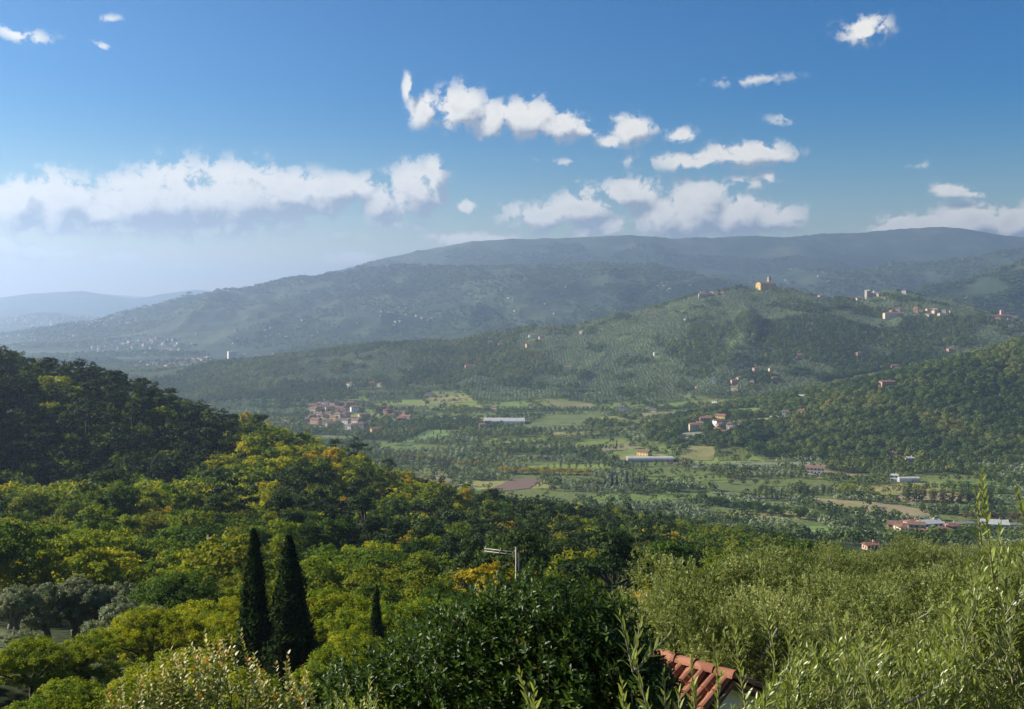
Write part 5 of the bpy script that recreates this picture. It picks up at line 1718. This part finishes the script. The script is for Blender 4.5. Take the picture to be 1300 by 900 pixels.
def near_olive(label, cx, cy_, d, rx, ry, n, shoots, seed, fill_top, depth=.9, lmean=.062, mid=.5, bare=()):
    """an olive whose crown top reaches into the picture: random twigs under the line fill_top(px) plus the long shoots one can follow"""
    rng = np.random.RandomState(seed)
    c0 = P3(cx, cy_, d); base = (c0[0], c0[1], gz(c0[0], c0[1]))
    root = empty('olive_tree', base)
    sp = Sprays(); off = np.array(base)
    for _ in range(n):
        px = cx + rng.uniform(-rx, rx); dd = d + rng.normal(0, .42) * depth
        top = fill_top(px) + abs(rng.normal(0, ry * .5)) + 60 * ((px - cx) / rx) ** 2 * .2
        tip = P3(px, top, dd)
        L = rng.uniform(.22, .5)
        dirv = unit(np.array([rng.normal(0, .45) + .35 * (px - cx) / rx, rng.normal(0, .45), 1.0]))
        sp.twig(tip - dirv * L - off, tip - off, rng, .021, lmean, .0145, .0035, bow=rng.uniform(-.1, .1), mid=mid, tip_tint=.25)
    for (tx, ty, bx, by, dt, db) in shoots:
        sp.twig(P3(bx, by, db) - off, P3(tx, ty, dt) - off, rng, .026, lmean * 1.08, .0155, .0055, bow=rng.uniform(-.05, .05), mid=mid + .14, ang=.6, start=.02, tip_tint=.3)
    for q in bare:
        sp.stems.tube([tuple(P3(*w_) - off) for w_ in q], [.007, .006, .005, .003][:len(q)], 6, cap=False)
    sp.build(root, M['olive_near'], M['twig'])
    b = MB(); ctr = Vector((0, 0, c0[2] - base[2] - .5))
    b.tube([(0, 0, -.4), (.05, .02, ctr.z * .4), (.1, 0, ctr.z * .75)], [.17, .13, .10], 9)
    for k in range(10):
        a = 2 * pi * k / 10
        e = P3(cx + rx * .75 * cos(a), cy_ + 40 + 25 * sin(a * 2), d + depth * .8 * sin(a)) - off
        b.tube([(.1, 0, ctr.z * .72), (e[0] * .5, e[1] * .5, ctr.z * .9), tuple(e)], [.06, .035, .012], 6, cap=False)
    put('trunk', b.mesh('trunk', M['olive_bark'], True), parent=root)
    props(root, label, 'olive tree')
    return root


line = lambda xs, ys: (lambda px: float(np.interp(px, xs, ys)))
near_olive('leafy olive at the lower edge with upright shoots in front of the grove', 1040, 905, 4.7, 190, 75, 330,
           [(965, 722, 984, 850, 4.6, 4.8), (932, 800, 948, 905, 4.4, 4.5), (1012, 782, 1020, 900, 4.5, 4.7), (1052, 770, 1060, 890, 4.9, 5.0), (1075, 782, 1080, 900, 4.6, 4.7), (1096, 775, 1092, 890, 4.7, 4.8),
            (1135, 765, 1128, 900, 4.8, 4.9), (905, 815, 912, 910, 4.5, 4.6), (1170, 800, 1160, 910, 4.7, 4.8), (1004, 800, 998, 900, 4.2, 4.3), (1118, 800, 1110, 905, 4.3, 4.4), (878, 838, 884, 915, 4.3, 4.4)], 501,
           line([840, 900, 945, 985, 1015, 1060, 1140, 1240], [925, 905, 892, 858, 815, 808, 812, 818]), mid=.55)
near_olive('tall olive at the edge of the picture with one long shoot against the valley', 1300, 880, 5.2, 150, 150, 560,
           [(1246, 600, 1262, 740, 4.5, 4.9), (1239, 622, 1246, 690, 4.6, 4.7), (1292, 628, 1302, 720, 4.4, 4.6), (1244, 690, 1250, 800, 5.0, 5.1), (1270, 668, 1272, 790, 5.0, 5.1), (1208, 738, 1216, 850, 5.0, 5.2), (1190, 772, 1204, 880, 5.0, 5.1), (1228, 708, 1236, 820, 4.9, 5.0)], 502,
           line([1150, 1190, 1230, 1270, 1300, 1450], [840, 790, 735, 700, 690, 690]), mid=.5, bare=[[(1150, 893, 4.2), (1180, 876, 4.3), (1205, 862, 4.4), (1232, 850, 4.6)]])
near_olive('small olive below the laurel with a forked leafy sprig beside the roof', 760, 985, 3.6, 110, 30, 40,
           [(806, 838, 836, 940, 3.55, 3.6), (787, 782, 804, 852, 3.5, 3.54), (846, 808, 806, 852, 3.56, 3.54), (813, 790, 806, 850, 3.6, 3.55), (790, 868, 800, 930, 3.4, 3.5), (660, 854, 684, 930, 3.6, 3.7), (678, 878, 682, 940, 3.5, 3.6), (842, 858, 846, 930, 3.5, 3.6), (862, 880, 866, 940, 3.6, 3.6)], 503,
           line([600, 900], [930, 930]), depth=.4, lmean=.06, mid=.5)
near_olive('silver-green olive tips low in front of the laurel', 450, 935, 7.6, 75, 40, 60,
           [(440, 866, 446, 930, 7.5, 7.6), (470, 858, 468, 930, 7.5, 7.6), (425, 880, 432, 930, 7.4, 7.5), (478, 872, 480, 930, 7.6, 7.6)], 504,
           line([380, 450, 520], [905, 878, 905]), depth=.5, lmean=.055, mid=.85)


# ---- the glossy laurel in the middle
def laurel():
    rng = np.random.RandomState(61)
    base = P3(640, 900, 12.6); z0 = gz(base[0], base[1]); off = np.array([base[0], base[1], z0])
    root = empty('laurel_tree', off)
    u = 12.6 / F
    lobes = [(690, 851, 12.6, 128), (745, 825, 12.9, 80), (640, 825, 13.0, 84), (690, 791, 13.0, 50), (770, 871, 12.3, 82), (600, 877, 12.3, 112), (535, 891, 12.4, 92), (470, 911, 12.4, 82), (415, 934, 12.5, 66), (560, 845, 12.9, 66), (720, 909, 11.9, 110), (800, 899, 12.2, 62), (806, 861, 12.5, 46), (765, 924, 11.8, 95), (838, 924, 12.3, 42)]
    C = np.array([P3(a, b, c) for a, b, c, r in lobes]); R = np.array([r * u for *_, r in lobes])
    n = 6800
    k = rng.choice(len(lobes), n, p=R ** 2 / (R ** 2).sum())
    d = unit(rng.normal(size=(n, 3))); d[:, 2] = np.where(d[:, 2] < -.2, -d[:, 2], d[:, 2]); d[:, 1] = np.where(rng.rand(n) < .65, -np.abs(d[:, 1]), d[:, 1])
    rr = R[k] * (1.0 + .10 * rng.normal(size=n)) * np.where(rng.rand(n) < .42, rng.uniform(.6, .9, n), 1)
    tip = C[k] + d * rr[:, None]
    inside = np.zeros(n, bool)
    for q in range(len(lobes)): inside |= (np.linalg.norm(tip - C[q], axis=1) < R[q] * .8) & (k != q)
    tip, d = tip[~inside], d[~inside]
    n = len(tip)
    ax = unit(d * .7 + np.array([0, 0, .7]) + rng.normal(0, .3, (n, 3)))
    sp = Sprays(); m = 7
    rosT = rng.normal(.45, .15, n)
    for j in range(m):
        az = j * 2.4 + rng.rand(n) * .6
        a = unit(np.cross(ax, np.array([.31, .5, .8]))); b = np.cross(ax, a)
        rad = a * np.cos(az)[:, None] + b * np.sin(az)[:, None]
        an = (.45 + .14 * j) * rng.uniform(.8, 1.2, n)
        D = ax * np.cos(an)[:, None] + rad * np.sin(an)[:, None]
        Nn = ax * np.sin(an)[:, None] - rad * np.cos(an)[:, None] + rng.normal(0, .2, (n, 3))
        B = tip - off - ax * (.014 * j)
        ll = rng.uniform(.06, .105, n)
        sp.leaves(B, D, Nn, ll, ll * .44, np.clip(rosT + rng.normal(0, .1, n) + (.10 if j == 0 else 0), 0, 1), .3, .18)
    # dark fill leaves deep inside; the interior's shade is put into their tint
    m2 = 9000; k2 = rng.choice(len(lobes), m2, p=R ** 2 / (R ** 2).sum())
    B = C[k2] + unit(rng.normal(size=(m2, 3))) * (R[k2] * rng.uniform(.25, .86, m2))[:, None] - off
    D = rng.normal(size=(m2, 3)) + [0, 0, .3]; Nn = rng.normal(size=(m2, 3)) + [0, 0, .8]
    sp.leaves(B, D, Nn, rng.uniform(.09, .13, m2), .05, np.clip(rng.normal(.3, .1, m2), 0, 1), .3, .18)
    for q in range(0, n, 5):
        p1 = tip[q] - off; p0 = p1 - ax[q] * .4
        sp.stems.tube([tuple(p0), tuple(p1)], [.006, .003], 4, cap=False)
    sp.build(root, M['laurel'], M['bark'])
    b = MB(); h = C[0][2] - z0
    b.tube([(0, 0, -.4), (.05, 0, h * .35), (.1, .05, h * .6)], [.16, .13, .1], 9)
    for q in range(len(lobes)):
        e = C[q] - off
        b.tube([(.08, .03, h * .5), tuple(e * np.array([.5, .5, .75])), tuple(e)], [.06, .04, .015], 6, cap=False)
    put('trunk', b.mesh('trunk', M['bark'], True), parent=root)
    props(root, 'broad glossy dark green laurel bush in front of the power pole', 'bush')


laurel()


# ---- the cream-leaved shrub at the lower edge
def cream_shrub():
    rng = np.random.RandomState(62)
    d = 9.0
    base = P3(270, 930, d); z0 = gz(base[0], base[1]); off = np.array([base[0], base[1], z0])
    root = empty('flowering_shrub', off); sp = Sprays()
    top = line([120, 160, 205, 250, 300, 345, 385, 410], [905, 868, 838, 816, 812, 850, 846, 890])
    for k in range(120):
        px = rng.uniform(135, 395); dd = d + rng.uniform(-.8, .8)
        py = top(px) + abs(rng.normal(0, 28)) - (18 if rng.rand() < .25 else 0)
        tip = P3(px, py, dd); L = rng.uniform(.35, .75)
        dirv = unit(np.array([rng.normal(0, .22), rng.normal(0, .2), 1.0]))
        sp.twig(tip - dirv * L - off, tip - off, rng, .034, .058, .036, .0045, ang=1.15, bow=rng.uniform(-.06, .06), mid=.48, spread=.17, tipl=.6, tip_tint=.55, fold=.35)
    sp.build(root, M['cream_leaf'], M['red_twig'])
    b = MB()
    for k in range(14):
        px = 150 + k * 18; e = P3(px, top(px) + 60, d + rng.uniform(-.5, .5)) - off
        b.tube([(rng.normal(0, .1), rng.normal(0, .1), -.3), tuple(e * np.array([.5, .5, .5])), tuple(e)], [.02, .014, .006], 5, cap=False)
    put('stem', b.mesh('stem', M['red_twig'], True), parent=root)
    props(root, 'upright shrub with cream and yellow leaves below the cypress pair', 'shrub')


cream_shrub()


# ---- grove olives: crowns of upswept twigs
def grove_olive(seed, H, R, twigs, per, ll):
    rng = np.random.RandomState(seed)
    lob = kind_lobes('olive', rng, H, R)
    for i in range(14):
        a = rng.rand() * 2 * pi; z = rng.uniform(.35, .92); rr = R * rng.uniform(.35, .95) * sqrt(max(.1, 1 - ((z - .5) / .5) ** 2)); q = R * rng.uniform(.16, .30)
        lob.append((cos(a) * rr, sin(a) * rr, H * z, q, q, q * .8))
    lob = np.array(lob, float)
    k = rng.choice(len(lob), twigs, p=lob[:, 3] ** 2 / (lob[:, 3] ** 2).sum())
    d = unit(rng.normal(size=(twigs, 3))); d[:, 2] = np.where(d[:, 2] < -.3, -d[:, 2], d[:, 2])
    B = lob[k, :3] + d * lob[k, 3:] * (1 - rng.rand(twigs, 1) ** 2 * .4) * .92
    ax = unit(d * .8 + np.array([0, 0, .45]) + rng.normal(0, .45, (twigs, 3)))
    L = rng.uniform(.15, .5, twigs) * R / 2.5
    q = np.repeat(np.arange(twigs), per); t = rng.rand(len(q))
    C = B[q] + ax[q] * (L[q] * t)[:, None] + rng.normal(0, .025, (len(q), 3))
    D = unit(ax[q] * .8 + rng.normal(size=(len(q), 3)) * .62)
    nr = unit(np.cross(D, rng.normal(size=(len(q), 3))))
    V = leaf_quads(C, nr, ll * rng.uniform(.7, 1.25, len(q)), ll * .30, rng, up=D * 3)
    tw = rng.normal(.48, .10, twigs) + rng.normal(0, .12, len(lob))[k]
    T = np.clip(tw[q] + .18 * (t - .5) + rng.normal(0, .12, len(q)), 0, 1)
    cr = quad_mesh('olive_crown_close', V, np.arange(len(V)).reshape(-1, 4), M['olive_grove'], np.repeat(T, 4))
    b = trunk_mb('olive', rng, H, R, lob[:, :3], 8)
    return cr, b.mesh('olive_trunk_close', M['olive_bark'], True), H


GO = [grove_olive(600 + k, 4.8, 2.7, 2600, 26, .088) for k in range(3)]
GROVE = [(880, 722, 26, .62), (944, 729, 24, .6), (905, 768, 18.5, .55), (1008, 706, 34, .5), (1046, 716, 44, .36), (1092, 696, 44, .48), (1132, 688, 50, .5), (1168, 682, 54, .46), (1216, 690, 46, .55), (1262, 682, 52, .44),
         (1302, 684, 48, .5), (1345, 680, 50, .5), (1128, 722, 31, .5), (1178, 726, 27, .58), (1232, 722, 27, .5), (1092, 778, 20, .55), (1150, 766, 20, .48), (1000, 790, 18.5, .55), (1212, 774, 18, .55), (1275, 750, 19, .5), (1340, 720, 24, .5), (960, 700, 62, .38), (1018, 700, 58, .38)]


def grove():
    rng = np.random.RandomState(63)
    G_ = 'olives of the grove before the valley'
    for k, (px, py, d, sh) in enumerate(GROVE):
        x, y, zt = P3(px, py + (9 if px > 1030 and d > 22 else 3), d); z = gz(x, y)
        cr, tr, H = GO[k % 3]
        sc = min(1.5, max(.62, (zt - z) / (H * .97)))
        o = empty('olive_tree', (x, y, zt - H * .97 * sc if sc in (1.5, .62) else z), rng.rand() * 6.28, (sc * .86, sc * .86, sc))
        c = put('crown', cr, parent=o); c.color = (sh, .5, .5, 1); put('trunk', tr, parent=o)
        props(o, 'bright green olive tree in the sunlit grove before the valley', 'olive tree', G_)
    for k, (px, py, d) in enumerate(((18, 742, 76), (58, 740, 79), (98, 732, 80), (134, 742, 82), (152, 756, 74), (186, 770, 72), (28, 846, 50), (78, 858, 52), (10, 760, 68))):
        x, y, zt = P3(px, py, d); z = gz(x, y)
        p = proto('olive', 3, k % 3)
        sc = min(1.35, max(.6, (zt - z) / (p['H'] * .97)))
        o = empty('olive_tree', (x, y, z), rng.rand() * 6.28, sc)
        c = put('crown', p['crown'], parent=o); c.color = (.58, .5, .5, 1); put('trunk', p['trunk'], parent=o)
        props(o, 'silvery grey olive tree around the small grass bank', 'olive tree', 'grey olives around the grass bank')


grove()

# ---- the close yellow-green locusts and the cypresses
CLOSE = [(40, 800, 47, .5), (105, 790, 52, .55), (70, 850, 38, .4), (190, 760, 60, .7), (250, 742, 66, .75), (205, 800, 46, .6), (285, 770, 60, .7), (20, 872, 34, .4), (140, 845, 38, .55), (420, 736, 70, .6), (462, 758, 64, .5), (436, 790, 52, .5), (520, 748, 66, .45),
         (300, 822, 42, .6), (240, 800, 50, .72), (500, 800, 52, .4), (400, 770, 66, .6), (560, 745, 72, .35)]


def close_trees():
    rng = np.random.RandomState(64)
    for k, (px, py, d, sh) in enumerate(CLOSE):
        x, y, zt = P3(px, py, d); z = gz(x, y)
        p = proto('locust', 4, k % 3)
        sc = (zt - z) / (p['H'] * 1.0)
        sc_ = min(1.1, max(.38, sc))
        g = GRAD['locust'][0 if sh < .45 else (1 if sh < .66 else 2)]
        o = plant('locust', 4, k % 3, x, y, zt - p['H'] * sc_, sc_, rng.rand() * 6.28, sh, g + ' in the thicket at the foot of the slope', 'close locusts: ' + g, wide=1.15)
    for (px, py, pb, d, w, lab, sh) in ((322, 668, 866, 57, 1.65, 'slimmer cypress with pointed top, first of the dark pair', .5), (367, 676, 868, 56, 2.05, 'broader blackish cypress, second of the dark pair', .38),
                                        (352, 742, 868, 57.5, .95, 'short cypress leader wedged between the dark pair', .45), (478, 740, 792, 62, .62, 'small slim cypress among yellow-green locusts', .75)):
        x, y, zt = P3(px, py, d); z = gz(x, y); zb = float(P3(px, pb, d)[2]); z = min(z, zb) if pb > 800 else zb - 1.5
        p = proto('cypress', 3, 0)
        sc = (zt - z) / p['H']
        plant('cypress', 3, 0 if w > 1.8 else 1, x, y, z, sc * p['H'] / proto('cypress', 3, 0 if w > 1.8 else 1)['H'], rng.rand() * 6.28, sh, lab, None, 'cypress', wide=w / (1.35 * sc))


close_trees()


# ------------------------------------------------------------------ the house with the tiled roof
def house_close():
    E = P3(931, 861, 15.0)
    r = np.array([.72, -.694, 0]); s = np.array([-.694, -.72, 0]); pt = radians(25)
    sl = s * cos(pt) + np.array([0, 0, -sin(pt)]); sr = -s * cos(pt) + np.array([0, 0, -sin(pt)])
    nl = np.cross(r, sl); nl = nl if nl[2] > 0 else -nl
    nr_ = np.cross(r, sr); nr_ = nr_ if nr_[2] > 0 else -nr_
    LR, LS = 1.7, 1.9
    rng = np.random.RandomState(3)
    org = np.array([E[0] - r[0] * 2.5, E[1] - r[1] * 2.5, gz(E[0], E[1])])
    root = empty('cottage', org)
    rm = MB()

    def barrel(b, p, ax, across, up, L, r0, r1, lift0, lift1, seg=6, half=True):
        v = []
        for (t, rad, lf) in ((0, r0, lift0), (L, r1, lift1)):
            for k in range(seg + 1):
                a = pi * k / seg
                v.append(tuple(p + ax * t + across * (cos(a) * rad) + up * (sin(a) * rad + lf) - org))
        n = seg + 1
        f = [(k, k + 1, k + n + 1, k + n) for k in range(seg)]
        # the tile's own thickness shows at its lower end
        i = len(v)
        for k in range(seg + 1):
            a = pi * k / seg
            v.append(tuple(p + ax * L + across * (cos(a) * (r1 - .016)) + up * (sin(a) * (r1 - .016) + lift1) - org))
        f += [(n + k, n + k + 1, i + k + 1, i + k) for k in range(seg)]
        b.add(v, f)
    for (sd_, nn) in ((sl, nl), (sr, nr_)):
        # the boards and pan tiles under the barrels
        a0, a1 = E - nn * .03, E - r * LR - nn * .03
        P = [a0, a1, a1 + sd_ * LS, a0 + sd_ * LS]
        rm.add([tuple(q - org) for q in P] + [tuple(q - nn * .06 - org) for q in P], [(0, 1, 2, 3), (7, 6, 5, 4), (0, 3, 7, 4), (3, 2, 6, 7), (2, 1, 5, 6)])
        nc = int(LR / .20)
        for c in range(nc):
            for q in range(int(LS / .36) + 1):
                L = .42
                jit = rng.normal(0, .006, 3)
                p = E - r * (.10 + .20 * c) + sd_ * (.36 * q - .02) + jit
                barrel(rm, p, sd_, r, nn, L, .066, .080, .010, .026)
                # concave pan between two barrels
                pp = E - r * (.10 + .20 * (c + .5)) + sd_ * (.36 * q) + jit
                barrel(rm, pp, sd_, r, nn * .35, L, .072, .064, -.02, -.01, 4)
    tiles = put('roof', rm.mesh('roof', M['tile'], smooth=False), parent=root)
    rb = MB()
    for k in range(int(LR / .36)):
        p = E - r * (.36 * k) + np.array([0, 0, .015])
        barrel(rb, p + r * .04, -r, np.cross(r, [0, 0, 1]), np.array([0, 0, 1.0]), .42, .108, .094, .02, .005, 8)
    put('ridge_tile', rb.mesh('ridge_tile', M['tile']), parent=tiles)
    # walls: two gables and the eaves walls under them
    zb = -1.0
    g = .28
    def gable(t):
        top = E - r * t - np.array([0, 0, .14]) - org
        w = LS - .35
        a = top + s * w * cos(pt) + np.array([0, 0, -sin(pt) * w]); b_ = top - s * w * cos(pt) + np.array([0, 0, -sin(pt) * w])
        return top, a, b_
    t0, a0, b0 = gable(g); t1, a1, b1 = gable(LR - g)
    dn = lambda p: np.array([p[0], p[1], zb])
    V = [t0, a0, dn(a0), dn(b0), b0, t1, a1, dn(a1), dn(b1), b1]
    put('wall', poly_mesh('wall', V, [(0, 1, 2, 3, 4), (9, 8, 7, 6, 5), (1, 6, 7, 2), (4, 3, 8, 9)], M['wall_white']), parent=root)
    tb = MB()
    for sg, sv in ((sl, s), (sr, -s)):
        p0 = E - r * .05 - org + np.array([0, 0, -.135]); p1 = p0 + sg * (LS - .05)
        tb.tube([tuple(p0), tuple(p1)], [.045, .045], 4)
    put('barge_board', tb.mesh('barge_board', M['timber']), parent=root)
    props(root, 'white cottage with barrel-tiled terracotta roof behind the olive shoots', 'house')


house_close()


# ------------------------------------------------------------------ the power pole and the cable
def pole():
    d = 62.0
    T = P3(656.5, 694, d); z = gz(T[0], T[1]); h = T[2] - z
    o = empty('utility_pole', (T[0], T[1], z))
    b = MB(); b.tube([(-.07, 0, -1), (-.07, 0, h)], [.05, .04], 8); b.tube([(.10, 0, -1), (.10, 0, h - .3)], [.045, .035], 8)
    for k in range(6): b.box(-.07, .10, -.02, .02, h - 1.2 - k * 1.1, h - 1.14 - k * 1.1)
    put('post', b.mesh('post', M['steel'], True), parent=o)
    A = P3(615, 695.5, d + 1.2) - np.array([T[0], T[1], z]); B0 = P3(657, 701, d) - np.array([T[0], T[1], z])
    c = MB()
    for dz in (.0, -.17):
        c.tube([tuple(A + [0, 0, dz]), tuple(B0 + [.1, 0, dz])], .03, 6)
    for k in range(5):
        q = A + (B0 - A) * (k + .3) / 5
        c.tube([tuple(q + [0, 0, -.17]), tuple(q)], .02, 5)
    cr = put('crossarm', c.mesh('crossarm', M['steel'], True), parent=o)
    for t in (.04, .5, .93):
        q = A + (B0 - A) * t
        i = MB(); i.tube([tuple(q + [0, 0, .03]), tuple(q + [0, 0, .10]), tuple(q + [0, 0, .16])], [.03, .05, .025], 7)
        put('insulator', i.mesh('insulator', M['cable']), parent=cr)
    props(o, 'pale steel power pole with one-sided double crossarm behind the laurel', 'power pole')


pole()


def cable():
    a, b_ = P3(1000, 822, 21), P3(1400, 590, 44)
    pts = []
    for k in range(25):
        t = k / 24; p = a + (b_ - a) * t; p[2] -= .9 * 4 * t * (1 - t) * .35
        pts.append(tuple(p))
    b = MB(); b.tube(pts, .011, 5)
    o = put('overhead_cable', b.mesh('overhead_cable', M['cable'])); props(o, 'thin grey cable strung over the olive grove', 'cable')


cable()


# ------------------------------------------------------------------ bare trees in the gully behind the laurel
def bare_tree(px, top, d, label, seed):
    rng = np.random.RandomState(seed)
    x, y, zt = P3(px, top, d); z = gz(x, y); H = zt - z
    o = empty('bare_tree', (x, y, z))
    t, b = MB(), MB()
    p = [np.array([0, 0, -.5]), np.array([.1, 0, H * .25]), np.array([.15, .1, H * .42])]
    t.tube([tuple(q) for q in p], [.16, .13, .10], 7)
    put('trunk', t.mesh('trunk', M['twig'], True), parent=o)

    def grow(p0, dr, L, r, lev):
        p1 = p0 + dr * L * .5 + rng.normal(0, .04 * L, 3); p2 = p0 + dr * L
        b.tube([tuple(p0), tuple(p1), tuple(p2)], [r, r * .75, r * .5], 5, cap=False)
        if lev == 0: return
        for k in range(3):
            grow(p2 if k else p1, unit(dr + rng.normal(0, .42, 3) + [0, 0, .15]), L * rng.uniform(.55, .8), r * .55, lev - 1)
    for k in range(5):
        a = 2 * pi * k / 5 + rng.rand()
        grow(p[2] - np.array([0, 0, rng.rand() * H * .12]), unit(np.array([cos(a) * .55, sin(a) * .55, 1.0])), H * .2, .06, 3)
    put('limbs', b.mesh('limbs', M['twig']), parent=o)
    props(o, label, 'tree')


bare_tree(773, 696, 118, 'leafless pale tree with fine branches behind the laurel', 5)
bare_tree(748, 712, 124, 'smaller leafless tree beside the pale bare one', 9)
